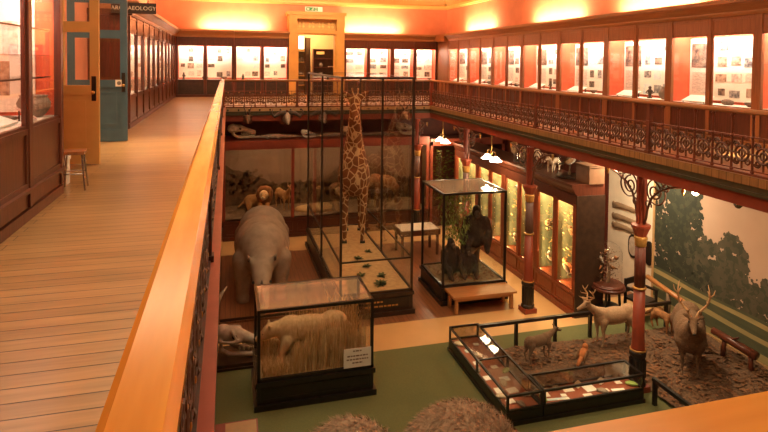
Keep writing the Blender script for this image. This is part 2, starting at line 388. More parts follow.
def point(name, loc, power, r=0.06, col=(1, 0.7, 0.4)):
    l = bpy.data.lights.new(name, 'POINT'); l.energy = power; l.shadow_soft_size = r; l.color = col
    o = bpy.data.objects.new(name, l); COL.objects.link(o); o.location = loc; return o
ORD = ['first', 'second', 'third', 'fourth', 'fifth', 'sixth', 'seventh', 'eighth', 'ninth', 'tenth', 'eleventh', 'twelfth']

# ------------------------------------------------------------------ camera
cam = bpy.data.cameras.new('camera'); co = bpy.data.objects.new('camera', cam); COL.objects.link(co); SC.camera = co
F_PX, YAW, PITCH, ROLL = 565.0, R(15.5), R(1.9), 0.0105
cam.sensor_width = 36; cam.lens = F_PX * 36 / 768; cam.shift_y = -135 / 768; cam.clip_start = 0.05; cam.clip_end = 120
fw = Vector((math.sin(YAW) * math.cos(PITCH), math.cos(YAW) * math.cos(PITCH), -math.sin(PITCH)))
r0 = Vector((math.cos(YAW), -math.sin(YAW), 0)); u0 = r0.cross(fw)
rr = r0 * math.cos(ROLL) + u0 * math.sin(ROLL); uu = u0 * math.cos(ROLL) - r0 * math.sin(ROLL)
mw = Matrix((rr, uu, -fw)).transposed().to_4x4(); mw.translation = (0, 0, 5.8); co.matrix_world = mw
SC.view_settings.view_transform = 'Standard'; SC.view_settings.look = 'None'; SC.view_settings.gamma = 1; SC.view_settings.exposure = 0.85

G = 4.3            # gallery floor
RX, LX, FY, NY = 6.9, -0.145, 18.62, 0.745   # rail centre lines

# ------------------------------------------------------------------ room shell
b = B(); b.box(-3.0, 10.2, -3, 20.6, -0.15, 0.0); struct(b, 'floor', 'parquet')
b = B(); b.box(-3, 9.9, -2, 10.75, 0, 0.012); struct(b, 'floor_carpet', 'green_carpet')
b = B(); b.box(-3, 9.9, 10.75, 11.85, 0, 0.008); b.box(6.55, 7.7, 11.85, 18.6, 0, 0.008); b.box(-3, 6.55, 17.2, 18.6, 0, 0.008); b.box(-3, -0.25, 11.85, 17.2, 0, 0.008)
struct(b, 'floor_border', 'tan_strip')
b = B()
b.box(-4.9, -0.06, -3, 25.2, G - 0.12, G); b.box(-0.06, 6.99, FY + 0.06, 25.2, G - 0.12, G); b.box(6.82, 10.2, -3, 25.2, G - 0.12, G); b.box(-0.06, 6.82, -3, NY - 0.06, G - 0.12, G)
struct(b, 'floor_gallery', 'boards')
b = B(); e = 0.12
b.box(-3, -0.25, -3, 24.9, G - 0.25, G - 0.12); b.box(-0.25, 7.05, FY + 0.2, 24.9, G - 0.25, G - 0.12); b.box(7.0, 9.9, -3, 24.9, G - 0.25, G - 0.12); b.box(-0.25, 7.0, -3, NY - 0.25, G - 0.25, G - 0.12)
struct(b, 'ceiling_gallery', 'soffit')
b = B()
b.box(-3.0, -2.85, -3, 8.95, 0, 9.6); b.box(-3.0, -2.85, 11.2, 25, 0, 9.6); b.box(-3.0, -2.85, 8.95, 11.2, 7.35, 9.6); b.box(-3.0, -2.85, 8.95, 11.2, 0, G)
struct(b, 'wall_left', 'salmon')
b = B(); b.box(9.95, 10.15, -3, 25, G, 9.6); b.mi(1).box(9.95, 10.15, -3, 13.0, 0, G); b.mi(2).box(9.95, 10.15, 13.0, 25, 0, G); struct(b, 'wall_right', ['salmon', 'white_wall', 'maroon'])
b = B(); b.box(-2.85, 2.8, 24.95, 25.1, G, 9.6); b.box(4.62, 9.95, 24.95, 25.1, G, 9.6); b.box(2.8, 4.62, 24.95, 25.1, 7.85, 9.6)
b.mi(1).box(-2.85, 9.95, 20.25, 20.4, 0, G - 0.25); struct(b, 'wall_far', ['salmon', 'maroon'])
b = B(); b.box(-3, 10.15, -3.1, -2.95, 0, 9.6); struct(b, 'wall_near', 'salmon')
b = B(); b.box(-3, 10.15, -3, 25.1, 9.6, 9.75); struct(b, 'ceiling', 'cove')
# moulding round the upper walls
def ring_trim(n, prof_out, z0, z1, m):
    b = B()
    b.box(-2.85, -2.85 + prof_out, -2.9, 24.95, z0, z1); b.box(9.95 - prof_out, 9.95, -2.9, 24.95, z0, z1)
    b.box(-2.85, 9.95, 24.95 - prof_out, 24.95, z0, z1)
    b.box(-2.85, -2.85 + prof_out * .5, -2.9, 24.95, z0 - .05, z0); b.box(9.95 - prof_out * .5, 9.95, -2.9, 24.95, z0 - .05, z0); b.box(-2.85, 9.95, 24.95 - prof_out * .5, 24.95, z0 - .05, z0)
    return struct(b, n, m)
ring_trim('trim_1', 0.16, 8.33, 8.43, 'moulding')
# cove panels above the moulding
b = B()
b.prism([(24.94, 8.43), (24.94, 9.6), (23.9, 9.6), (24.5, 9.25)], 'X', -2.85, 9.95)
b.prism([(9.94, 8.43), (9.94, 9.6), (8.9, 9.6), (9.5, 9.25)], 'Y', -2.9, 24.9)
b.prism([(-2.84, 8.43), (-2.84, 9.6), (-1.8, 9.6), (-2.4, 9.25)], 'Y', -2.9, 24.9)
struct(b, 'trim_2', 'cove')

# gallery edge: red beam, olive cornice and tan frieze with bosses
def edge_side(bm, a0, a1, w, axis, sgn):
    """w: coordinate of the rail line; sgn: direction towards the void"""
    def bx(d0, d1, z0, z1, p=0, q=0):
        lo, hi = w + sgn * d0, w + sgn * d1
        if axis == 'Y': bm.box(lo, hi, a0 + p, a1 + q, z0, z1)
        else: bm.box(a0 + p, a1 + q, lo, hi, z0, z1)
    bm.mi(0); bx(-0.10, 0.02, 3.86, 4.05)
    bm.mi(1); bx(-0.12, 0.09, 4.05, 4.10); bx(-0.12, 0.06, 4.10, 4.18)
    bm.mi(2); bx(-0.06, 0.03, 4.18, 4.285)
    if axis == 'Y' and sgn == 1: bm.mi(0); bx(-0.005, 0.095, 4.285, 4.315)
    bm.mi(1)
    k = int((a1 - a0) / 0.33)
    for i in range(k):
        a = a0 + 0.165 + i * 0.33
        c = (w + sgn * 0.035, a, 4.225) if axis == 'Y' else (a, w + sgn * 0.035, 4.225)
        bm.ell(c, 0.034, 8, 6)
for n, args in enumerate([(NY, FY, RX, 'Y', -1), (LX, RX, FY, 'X', -1), (NY, FY, LX, 'Y', 1), (LX, RX, NY, 'X', 1)]):
    b = B(); edge_side(b, *args); struct(b, 'trim_%d' % (n + 3), ['redpaint' if n != 2 else 'pinkpaint', 'olive', 'frieze'])

# ------------------------------------------------------------------ balustrades
RAILP = [(-0.065, 0.86), (-0.065, 0.885), (-0.045, 0.905), (0.045, 0.905), (0.065, 0.885), (0.065, 0.86), (0.04, 0.84), (-0.04, 0.84)]
def scroll_mesh():
    b = B()
    b.mi(0)
    b.tube(arc((0, 0, .29), .105, 0, 360, 20)[:-1], .018, 5, closed=True)
    for sx in (-1, 1):
        for sz in (-1, 1):
            b.tube(spiral((sx * .088, 0, .29 + sz * .115), .052, .012, 0, sx * sz * 520, 16), .015, 5)
        b.tube([(sx * .155, 0, .29), (sx * .06, 0, .29)], .015, 5)
    b.tube([(0, 0, .08), (0, 0, .515)], .014, 6)
    b.tube(arc((0, 0, .29), .05, 0, 360, 12)[:-1], .016, 5, closed=True)
    b.mi(1)
    for z in (.48, .10): b.ell((0, -.004, z), (.012, .014, .026), 8, 6)
    for sx in (-1, 1): b.ell((sx * .14, -.004, .29), (.026, .014, .010), 8, 6)
    return b
def balustrade(label, loc, rz, length, posts, railmat, panels=True, railpaint='railred', ironmat='iron'):
    t = thing('balustrade', label, 'railing', loc, rz)
    b = B(); b.prism(RAILP, 'X', -0.06, length + 0.06); b.build('handrail', railmat, t)
    b = B(); b.box(0, length, -.028, .028, -.012, .03); b.box(0, length, -.014, .014, .515, .535); b.box(0, length, -.014, .014, .06, .075); b.build('bottom_rail', railpaint, t)
    n = int(round(length / 0.33)); sp = length / n
    bb = B(); bb.lathe([(.018, .03), (.03, .05), (.018, .07), (.017, .28), (.028, .29), (.017, .30), (.018, .5), (.032, .525), (.018, .55), (.016, .78), (.028, .81), (.018, .845)], n=7)
    src = bb.build('baluster', railpaint, t)
    for i in range(n + 1):
        if i == 0: src.location = (0, 0, 0)
        else: share(src, 'baluster', t, (i * sp, 0, 0))
    if panels:
        ps = scroll_mesh().build('scroll_panel', [ironmat, 'gold'], t, loc=(sp / 2, 0, 0))
        for i in range(1, n): share(ps, 'scroll_panel', t, ((i + .5) * sp, 0, 0))
        # slim bars above the panels, one piece of ironwork
    for x in posts:
        b = B(); b.box(x - .035, x + .035, -.035, .035, -.01, .86); b.box(x - .05, x + .05, -.05, .05, -.01, .06); b.box(x - .045, x + .045, -.045, .045, .5, .56); b.build('post', railpaint, t)
    return t
balustrade('cast-iron balustrade along the gallery opposite, above the deer mural', (RX, NY, G), PI / 2, FY - NY, [3.6, 7.26, 10.9, 14.56], M['cornicewood'])
balustrade('cast-iron balustrade under the broad shiny orange handrail beside the boarded walkway', (LX, NY, G), PI / 2, FY - NY, [3.6, 7.26, 10.9, 14.56], M['handrailx'], True, 'irongrey', 'irongrey')
balustrade('cast-iron balustrade across the far end of the hall above the skulls', (LX, FY, G), 0, RX - LX, [2.35, 4.7], M['cornicewood'])
balustrade('short balustrade at the near corner with only its orange handrail in view', (LX, NY, G), 0, RX - LX, [2.35, 4.7], M['handrailx'], False)
for (x, y, lb) in [(LX, FY, 'corner newel post where the walkway rail meets the far balustrade'), (RX, FY, 'corner newel post where the far balustrade meets the gallery opposite')]:
    t = thing('newel_post', lb, 'post', (x, y, G), 0)
    b = B(); b.box(-.055, .055, -.055, .055, 0, .845); b.box(-.08, .08, -.08, .08, 0, .08); b.build('shaft', 'redpaint', t)
    b = B(); b.box(-.075, .075, -.075, .075, .48, .58); b.build('collar', 'redpaint', t)
# ------------------------------------------------------------------ upper gallery cabinets
PH = ['photo1', 'photo2', 'photo3', 'photo1', 'photo3', 'photo5']
def cabinet(name_label, loc, rz, L, D, wm, rng, lower='dark', nb=2, sill=0.72, top=2.12, lining='redback', hdr=True, tube=True, base_h=0.12, ledge=0.0, power=10):
    """glazed wall cabinet; local front on y=0 looking to -y, x along the front"""
    t = thing('display_cabinet', name_label, 'display cabinet', loc, rz)
    W = L / nb
    b = B()
    b.box(0, L, .02, D, 0, base_h)
    b.box(0, L, -.015, .02, 0, .10)
    if ledge: b.box(0, L, -.05, .03, ledge - .03, ledge); b.box(0, L, .0, D, base_h, ledge - .03)
    b.build('plinth', wm, t)
    z0 = max(base_h, ledge)
    b = B(); b.box(.02, L - .02, D - .05, D - .01, z0, 2.45); b.build('back_panel', lining, t)
    for x in (0.0, L - .035):
        b = B(); b.box(x, x + .035, .05, D - .01, z0, 2.45); b.build('side_panel', lining, t)
    b = B(); b.box(.03, L - .03, .05, D - .05, sill - .05, sill); b.build('display_floor', 'white' if tube else wm, t)
    b = B(); b.box(.03, L - .03, .06, D - .05, 2.30, 2.34); b.build('top_board', 'white', t)
    # header and cornice
    b = B(); b.box(0, L, .0, .05, top, 2.45)
    for i in range(nb): b.frame(i * W + .05, (i + 1) * W - .05, top + .03, 2.42, -.012, .0, .035)
    b.build('header', wm, t)
    b = B(); b.prism([(.05, 2.45), (-.03, 2.45), (-.05, 2.50), (-.05, 2.53), (-.16, 2.66), (-.20, 2.68), (-.20, 2.76), (D, 2.76), (D, 2.45)], 'X', 0, L)
    b.build('cornice', M['cornicewood'], t)
    for i in range(nb + 1):
        x = min(max(i * W, .045), L - .045); hw = .045
        b = B(); b.box(x - hw, x + hw, -.02, .05, base_h, 2.45); b.build('stile', wm, t)
    for i in range(nb):
        x0, x1 = i * W + .05, (i + 1) * W - .05
        d = B(); d.frame(x0, x1, sill - .03, top, .002, .032, .03).build('door', wm, t)
        g = B(); g.box(x0 + .03, x1 - .03, .014, .020, sill, top - .03); g.build('glass_pane', 'glass', d_obj(t))
        b = B()
        b.box(x0, x1, .004, .03, z0 + .0, sill - .03)
        b.frame(x0, x1, z0, sill - .03, -.01, .01, .05)
        b.build('lower_panel', 'mahog_dark' if lower == 'dark' else lower, t)
    b = B(); b.box(.04, L - .04, .08, D - .2, 1.53, 1.538); b.build('glass_shelf', 'glass_dark', t)
    if tube:
        b = B(); b.tube([(.12, .10, 2.2), (L - .12, .10, 2.2)], .014, 8); b.build('light_tube', 'tube', t)
        ca, sa = math.cos(rz), math.sin(rz)
        lx, ly = L / 2, .13
        p = (loc[0] + lx * ca - ly * sa, loc[1] + lx * sa + ly * ca, loc[2] + 2.24)
        q = (loc[0] + lx * ca - (D * .75) * sa, loc[1] + lx * sa + (D * .75) * ca, loc[2] + 1.1)
        l = area('cabinet strip light', p, q, L - .3, .1, power, (1, .93, .82))
        l.rotation_euler = (R(35), 0, rz)
        # lamp tilts back so it washes the display board
    return t
def d_obj(t):
    return [c for c in t.children if c.name.startswith('door')][-1]
def place(loc, rz, x, y, z):
    ca, sa = math.cos(rz), math.sin(rz)
    return (loc[0] + x * ca - y * sa, loc[1] + x * sa + y * ca, loc[2] + z)
def board(label, loc, rz, x0, x1, z0, z1, D, rng, prints=5, big=None, group=None):
    """a cream graphics board with framed prints on it"""
    p = place(loc, rz, x0, D - .06, z0)
    t = thing('display_board', label, 'display board', p, rz, group)
    w, h = x1 - x0, z1 - z0
    b = B(); b.box(0, w, -.018, -.002, 0, h); b.build('board_panel', 'cream', t)
    cols = max(1, int(w / .32)); rows = 4
    cells = [(c, r) for c in range(cols) for r in range(rows)]; rng.shuffle(cells)
    if big:
        b = B(); b.box(big[0], big[1], -.026, -.018, big[2], big[3]); b.build('photograph', 'photo1', t)
        b = B(); b.box(big[0] + .03, big[1] - .03, -.023, -.018, big[2] - .55, big[2] - .1); b.build('text_block', 'textblock', t)
        cells = [c for c in cells if (c[0] + .5) * w / cols > big[1]]
    for c, r in cells[:prints]:
        cw, ch = w / cols, h / rows
        pw, ph = cw * rng.uniform(.45, .82), ch * rng.uniform(.4, .75)
        cx, cz = (c + .5) * cw + rng.uniform(-.03, .03), (r + .5) * ch + rng.uniform(-.04, .04)
        b = B(); b.box(cx - pw / 2, cx + pw / 2, -.026, -.018, cz - ph / 2, cz + ph / 2)
        b.build('photograph', rng.choice(PH + ['photo4']), t)
    for c, r in cells[prints:prints + 2]:
        cw, ch = w / cols, h / rows
        cx, cz = (c + .5) * cw, (r + .5) * ch
        b = B(); b.box(cx - cw * .35, cx + cw * .35, -.023, -.018, cz - ch * .25, cz + ch * .3); b.build('text_block', 'textblock', t)
    return t
def label_stand(label, p, rz, w=.5, d=.24):
    t = thing('label_stand', label, 'label stand', p, rz)
    b = B(); b.prism([(-d / 2, .02), (-d / 2, .035), (d / 2, .15), (d / 2, .135)], 'X', -w / 2, w / 2); b.build('sloped_card', 'white', t)
    b = B()
    for s in (-1, 1): b.box(s * (w / 2 - .04) - .01, s * (w / 2 - .04) + .01, d / 2 - .05, d / 2 - .03, 0, .125); b.box(s * (w / 2 - .04) - .01, s * (w / 2 - .04) + .01, -d / 2, -d / 2 + .02, 0, .022)
    b.build('feet', 'casebrown', t)
    return t
KINDS = ['bowl', 'stone', 'pot', 'figurine', 'bone', 'jar']
def small_object(kind, label, p, rz, rng):
    s = rng.uniform(.8, 1.2)
    n = {'bowl': 'bowl', 'stone': 'stone_specimen', 'pot': 'pot', 'figurine': 'figurine', 'bone': 'bone_specimen', 'jar': 'jar'}[kind]
    b = B()
    if kind == 'bowl': b.lathe([(.04, 0), (.05, .012), (.10, .05), (.125, .10), (.115, .10), (.09, .055), (.0, .03)], n=16, cap=False); m = 'stone'
    elif kind == 'pot': b.lathe([(.05, 0), (.10, .06), (.12, .13), (.09, .2), (.06, .23), (.075, .26), (.065, .26), (.05, .23), (.0, .2)], n=16, cap=False); m = 'pottery'
    elif kind == 'jar': b.lathe([(.05, 0), (.055, .01), (.055, .15), (.03, .18), (.03, .20), (.04, .205), (.04, .225), (0, .23)], n=14, cap=False); m = 'darkbronze'
    elif kind == 'stone':
        b.ell((0, 0, .06), (.12, .08, .07), 10, 7); b.ell((.07, .02, .05), (.07, .06, .055), 9, 6); m = 'stone'
    elif kind == 'bone':
        b.tube([(-.12, 0, .03), (0, .01, .04), (.12, 0, .03)], [.022, .015, .022], 8); b.ell((-.13, .015, .03), .03, 8, 6); b.ell((-.13, -.02, .03), .028, 8, 6); b.ell((.13, .012, .03), .03, 8, 6); m = 'bone'
    else:
        b.lathe([(.05, 0), (.05, .02), (.025, .03), (.035, .10), (.05, .15), (.02, .19)], n=10); b.ell((0, 0, .215), .032, 10, 7); b.tube([(-.04, 0, .16), (-.07, -.02, .11), (-.03, -.04, .10)], .012, 6); b.tube([(.04, 0, .16), (.07, -.02, .11), (.03, -.04, .10)], .012, 6); m = 'darkbronze'
    o = b.build(n, m, None, True, p, (0, 0, rz)); o.scale = (s, s, s)
    return tag(o, label, 'specimen')
ADJ = {'bowl': 'shallow brown bowl', 'stone': 'lumpy brown stone', 'pot': 'round-bellied clay pot', 'figurine': 'little dark figurine', 'bone': 'pale knobbed bone', 'jar': 'dark lidded jar'}

# wall opposite: eight two-door cabinets, counted from the far corner
for u in range(9):
    rng = random.Random(100 + u)
    y1 = 23.0 + 0.05 - u * 2.135; L = 2.135
    loc = (9.3, y1, G); rz = -PI / 2
    o = ORD[u]
    cabinet(f'two-door glazed cabinet above the opposite balustrade, {o} from the far corner', loc, rz, L, .63, 'brownwood', rng, power=38)
    board(f'cream board of photographs in the {o} opposite cabinet from the far corner', loc, rz, .06, L - .06, .78, 2.08, .58, rng, 13, (.05, .62, .68, 1.2))
    label_stand(f'white sloped label card at the foot of the {o} opposite cabinet from the far corner', place(loc, rz, .55, .25, .72), rz, .62)
    if u < 8:
        ks = rng.sample(KINDS, 2)
        for k, kd in enumerate(ks):
            small_object(kd, f'{ADJ[kd]} in the {o} opposite-gallery cabinet from the far corner', place(loc, rz, 1.3 + .42 * k + rng.uniform(-.06, .06), .28, .72), rz + rng.uniform(-1, 1), rng)
# corner filler behind the last two cabinets
b = B(); b.box(9.27, 9.95, 23.06, 24.34, G, G + 2.45); b.box(9.1, 9.95, 23.06, 24.34, G + 2.45, G + 2.76); t0 = struct(b, 'trim_7', 'brownwood')

# far wall: two cabinets to the left of the doorway, two to its right
for u, (x0, L, side) in enumerate([(-2.02, 2.28, 'left'), (.27, 2.28, 'left'), (4.92, 2.20, 'right'), (7.12, 2.14, 'right')]):
    rng = random.Random(200 + u)
    loc = (x0, 24.3, G)
    who = ['at the walkway end', 'left of the ochre doorway', 'right of the ochre doorway', 'at the opposite-balustrade end'][u]
    cabinet(f'brightly lit glazed cabinet on the far wall {who}', loc, 0, L, .63, 'mahog_dark', rng, power=40, lower='casebrown')
    for k in range(2):
        sh = ['first', 'second'][k]
        board(f'print board, {["left", "right"][k]} door of the far-wall cabinet {who}', loc, 0, k * L / 2 + .08, (k + 1) * L / 2 - .08, .78, 2.08, .58, rng, 6)
    ks = rng.sample(KINDS, 3)
    for k, kd in enumerate(ks):
        small_object(kd, f'{ADJ[kd]} in the far-wall cabinet {who}', place(loc, 0, .35 + k * .72 + rng.uniform(-.1, .1), .26, .72), rng.uniform(-1, 1), rng)

# long row on the walkway side, beyond the open doors
for u in range(5):
    rng = random.Random(300 + u)
    L = 2.2; loc = (-2.05, 13.25 + u * L, G); rz = PI / 2
    o = ORD[u]
    cabinet(f'two-door glazed cabinet along the boarded walkway, {o} beyond the open doors', loc, rz, L, .78, 'mahog', rng, power=24, lining='glarelining')
    board(f'cream board in the {o} walkway cabinet beyond the open doors', loc, rz, .1, L - .1, .78, 2.08, .73, rng, 10)
    kd = rng.choice(KINDS)
    small_object(kd, f'{ADJ[kd]} inside the {o} walkway cabinet beyond the open doors', place(loc, rz, 1.5, .3, .72), rz, rng)
b = B(); b.box(-2.85, -2.05, 13.19, 13.25, G, G + 2.45); b.box(-2.85, -1.97, 13.16, 13.25, G + 2.45, G + 2.58); struct(b, 'trim_8', 'mahog')

# the sign on top of the cabinet end
t = thing('hanging_sign', 'dark board reading ARCHAEOLOGY in pale capitals above the walkway cabinets', 'sign', (-2.05, 13.10, 6.80))
b = B(); b.box(-.30, .55, 0, .035, 0, .20); b.frame(-.32, .57, -.015, .215, -.012, .04, .02); b.build('sign_board', 'signblack', t)
cu = bpy.data.curves.new('txt', 'FONT'); cu.body = 'ARCHAEOLOGY'; cu.size = .118; cu.align_x = 'CENTER'; cu.extrude = .004; cu.space_character = 1.04
to = bpy.data.objects.new('txt', cu); COL.objects.link(to)
bpy.context.view_layer.update()
me = bpy.data.meshes.new_from_object(to.evaluated_get(bpy.context.evaluated_depsgraph_get())); bpy.data.objects.remove(to)
me.materials.clear(); me.materials.append(M['whitelett'])
lo = bpy.data.objects.new('lettering', me); COL.objects.link(lo); lo.parent = t; lo.location = (.12, -.008, .06); lo.rotation_euler = (PI / 2, 0, 0)
b = B()
for x in (-.2, .4): b.tube([(x, .02, .2), (x, .10, .34)], .012, 6)
b.build('bracket', 'iron', t)

# near cabinet on the walkway
rng = random.Random(5)
NL = (-1.78, 4.86, G)
cabinet('large glazed cabinet beside the walkway holding a clay pot, nearest the open doors', NL, PI / 2, 2.15, .80, 'mahog', rng, lower='mahog_dark', sill=.88, top=2.6 - .2, base_h=.12, ledge=.30, power=26)
rz = PI / 2
t = thing('display_board', 'tall cream board with a brown poster behind the walkway pot cabinet glass', 'display board', place(NL, rz, 2.11, .74, .92), 0)
b = B(); b.box(0, .50, -.03, -.01, 0, 1.28); b.build('board_panel', 'cream', t)
for (a, c, z0, z1, m) in [(.20, .34, .62, .98, 'photo5'), (.03, .26, .18, .55, 'photo2'), (.36, .44, .12, .40, 'photo5'), (.03, .14, .7, .95, 'photo2')]:
    b = B(); b.box(a, c, -.038, -.03, z0, z1); b.build('photograph', m, t)
b = B(); b.lathe([(.09, 0), (.13, .03), (.19, .12), (.20, .19), (.17, .25), (.155, .27), (.175, .29), (.16, .29), (.14, .26), (0, .2)], n=24, cap=False)
cp = b.build('clay_pot', 'pottery', None, True, place(NL, rz, 1.90, .20, .88)); cp.scale = (.8, .8, .8)
tag(cp, 'large wide-mouthed grey clay pot beside the red lining of the walkway cabinet', 'pot')
b = B(); b.tube(arc((0, 0, .1), .10, -20, 250, 14, 'XZ'), .022, 8)
tag(b.build('bronze_ring', 'darkbronze', None, True, place(NL, rz, 1.05, .38, .90), (0.4, 0, 1.2)), 'dark bronze open ring propped behind the white card in the walkway cabinet', 'ring')
b = B(); b.tube([(-.16, 0, .03), (-.05, .01, .035), (.1, 0, .03), (.17, .02, .03)], [.015, .03, .03, .012], 8); 
tag(b.build('stone_axe', 'stone', None, True, place(NL, rz, 1.40, .36, .88), (0, 0, .5)), 'brown stone axe lying between the bronze ring and the clay pot', 'stone tool')
t = thing('label_stand', 'large white sloped label board in the walkway pot cabinet', 'label stand', place(NL, rz, .72, .33, .88), rz)
b = B(); b.prism([(-.22, .01), (-.22, .03), (.22, .20), (.22, .18)], 'X', -.42, .42); b.build('sloped_card', 'white', t)
b = B(); b.box(-.4, -.38, .12, .14, 0, .15); b.box(.38, .40, .12, .14, 0, .15); b.build('feet', 'casebrown', t)
t = thing('label_stand', 'small tilted pinkish card leaning before the clay pot', 'label stand', place(NL, rz, 1.52, .17, .88), rz + .3)
b = B(); b.prism([(-.1, .01), (-.1, .025), (.08, .14), (.08, .125)], 'X', -.1, .1); b.build('sloped_card', 'photo5', t)
b = B(); b.box(-.05, .05, .04, .055, 0, .115); b.build('feet', 'casebrown', t)
b = B(); b.ell((0, 0, .012), .02, 10, 6); 
for z_ in (1.30, 1.80):
    b = B(); b.box(4.90 - 4.86, 2.10, .10, .60, z_, z_ + .008); b.mi(1).box(.04, 2.10, .092, .10, z_ - .004, z_ + .012)
    nb_ = b.build('glass_shelf', ['glass', 'casebrown'], [o for o in bpy.data.objects if o.name.startswith('display_cabinet') and 'clay pot' in o.get('label', '')][0])
t = thing('stool', 'small brown stool with splayed metal legs beside the pot cabinet', 'stool', (-1.70, 7.2, G), .1); t.scale = (.72, .72, .95)
b = B(); b.box(-.16, .16, -.16, .16, .43, .47); b.build('seat', 'brownwood', t)
for sx in (-1, 1):
    for sy in (-1, 1): B().tube([(sx * .12, sy * .12, .43), (sx * .17, sy * .18, .0)], .013, 8).build('leg', 'chrome', t)
b = B(); b.tube([(-.145, -.15, .2), (.145, -.15, .2)], .008, 6); b.tube([(-.145, .15, .2), (.145, .15, .2)], .008, 6); b.build('stretcher', 'chrome', t)
b = B(); b.box(-.11, .11, -.08, .08, 0, .3); b.box(-.12, .12, -.09, .09, .29, .33)
tag(b.build('white_bin', 'white', None, False, (-1.95, 7.5, G)), 'small white bin behind the stool legs', 'bin')

# ------------------------------------------------------------------ doors of the walkway doorway
def door_leaf(n, w, m, back, mk):
    b = B(); h = 2.64
    b.box(0, .12, -.022, .022, 0, h); b.box(w - .12, w, -.022, .022, 0, h)
    b.box(.12, w - .12, -.022, .022, 0, .22); b.box(.12, w - .12, -.022, .022, .98, 1.12); b.box(.12, w - .12, -.022, .022, 1.87, 2.02); b.box(.12, w - .12, -.022, .022, h - .14, h)
    b.box(.12, w - .12, -.010, .010, .22, .98); b.frame(.18, w - .18, .3, .9, -.016, .016, .03)
    b.box(w / 2 - .018, w / 2 + .018, -.016, .016, 1.12, h - .14)
    o = b.build(n, [m]); o['kind'] = 'structure'
    g = B(); g.box(.12, w - .12, -.003, .003, 1.12, 1.87); g.box(.12, w - .12, -.003, .003, 2.02, h - .14); g.build('glass_pane', 'glass', o)
    p = B(); p.box(w - .095, w - .035, -.032, .032, .9, 1.25); p.build('finger_plate', 'black', o)
    k = B(); k.tube([(w - .06, -.06, 1.02), (w - .06, .06, 1.02)], .012, 8); k.ell((w - .06, -.07, 1.02), .026); k.ell((w - .06, .07, 1.02), .026); k.build('door_knob', 'brass', o, True)
    if mk:
        q = B(); q.box(w - .20, w - .08, -.026, -.022, 1.0, 1.12); q.build('notice', 'white', o); q2 = B(); q2.lathe([(.035, 0), (.035, .002)], n=14); q3 = q2.build('notice_mark', 'feathergrey', o); q3.location = (w - .14, -.026, 1.06); q3.rotation_euler = (PI / 2, 0, 0)
    return o
d1 = door_leaf('door_1', .98, 'ochre', 0, False); d1.location = (-2.72, 8.98, G + .01); d1.rotation_euler = (0, 0, -.17)
d2 = door_leaf('door_2', .98, 'bluedoor', 0, True); d2.location = (-2.74, 11.18, G + .01); d2.rotation_euler = (0, 0, .03)
b = B(); b.box(-3.02, -2.80, 8.87, 8.97, G, 7.4); b.box(-3.02, -2.80, 11.18, 11.28, G, 7.4); b.box(-3.02, -2.80, 8.87, 11.28, 7.3, 7.42); struct(b, 'trim_9', 'ochre')
b = B(); b.box(-4.95, -4.85, 7, 13, G, 7.6); b.box(-4.9, -3, 6.95, 7.05, G, 7.6); b.box(-4.9, -3, 12.95, 13.05, G, 7.6); struct(b, 'wall_passage', 'salmon')
b = B(); b.box(-4.95, -3, 6.95, 13.05, 7.6, 7.7); struct(b, 'ceiling_passage', 'cove')

# ------------------------------------------------------------------ far doorway
b = B()
b.box(2.52, 2.86, 24.15, 24.97, G, 7.86); b.box(4.56, 4.90, 24.15, 24.97, G, 7.86)
b.box(2.44, 4.98, 24.12, 24.97, 7.78, 7.92); b.box(2.86, 4.56, 24.15, 24.97, 7.62, 7.78); b.box(2.86, 4.56, 24.15, 24.97, 7.0, 7.14)
b.frame(2.86, 4.56, G, 7.0, 24.2, 24.26, .06)
struct(b, 'trim_10', 'ochre_bright')
t = thing('transom_light', 'ochre transom panel pierced by four pairs of pale roundels over the far doorway', 'transom', (3.71, 24.5, 7.14))
b = B(); b.box(-.85, .85, 0, .04, 0, .48); b.build('transom_panel', 'ochre', t)
for i in range(4):
    b = B(); cx = -.64 + i * .427
    for a in (-.08, .08):
        for z in (.17, .31): 
            b.tube(arc((cx + a, -.006, z), .05, 0, 360, 14)[:-1], .010, 6, closed=True); b.ell((cx + a, 0, z), (.04, .012, .04), 10, 7)
    b.build('roundel', 'moulding', t, True)
b = B(); b.box(2.2, 5.6, 27.4, 27.5, G, 7.8); b.box(2.1, 2.2, 25.1, 27.5, G, 7.8); b.box(5.6, 5.7, 25.1, 27.5, G, 7.8); struct(b, 'wall_vestibule', 'cove')
b = B(); b.box(2.1, 5.7, 25.1, 27.5, 7.8, 7.9); struct(b, 'ceiling_vestibule', 'soffit')
b = B(); b.box(2.1, 5.7, 25.2, 27.5, G - .12, G); struct(b, 'floor_vestibule', 'boards')
t = thing('open_door', 'tall dark open door seen edge-on through the ochre doorway', 'door', (3.42, 25.9, G), PI / 2 - .42)
b = B(); b.box(0, .82, -.02, .02, 0, 2.6); b.frame(.06, .76, .1, 1.2, -.026, .026, .08); b.frame(.06, .76, 1.3, 2.5, -.026, .026, .08); b.build('door_leaf', 'casebrown', t)
b = B(); b.ell((.74, -.06, 1.05), .03); b.build('door_knob', 'brass', t, True)
t = thing('shelf_unit', 'shelf unit with grey backing seen left of the dark door through the doorway', 'shelf', (3.0, 26.9, G))
b = B(); b.box(0, .6, .28, .3, 0, 2.0); b.build('back_panel', 'feathergrey', t)
b = B(); b.box(-.03, 0, 0, .3, 0, 2.0); b.box(.6, .63, 0, .3, 0, 2.0); b.build('side_panel', 'ochre', t)
for z in (.35, .8, 1.45, 1.97): B().box(0, .6, 0, .28, z, z + .03).build('shelf', 'ochre', t)
for i, (x, z, kd) in enumerate([(.3, .83, 'pot'), (.62, .83, 'stone'), (.32, 1.48, 'bowl'), (.7, 1.48, 'jar')]):
    small_object(kd, f'{ADJ[kd]} on the grey shelf unit inside the ochre doorway', (3.0 + x * .6, 27.05, G + z), 0, rng)
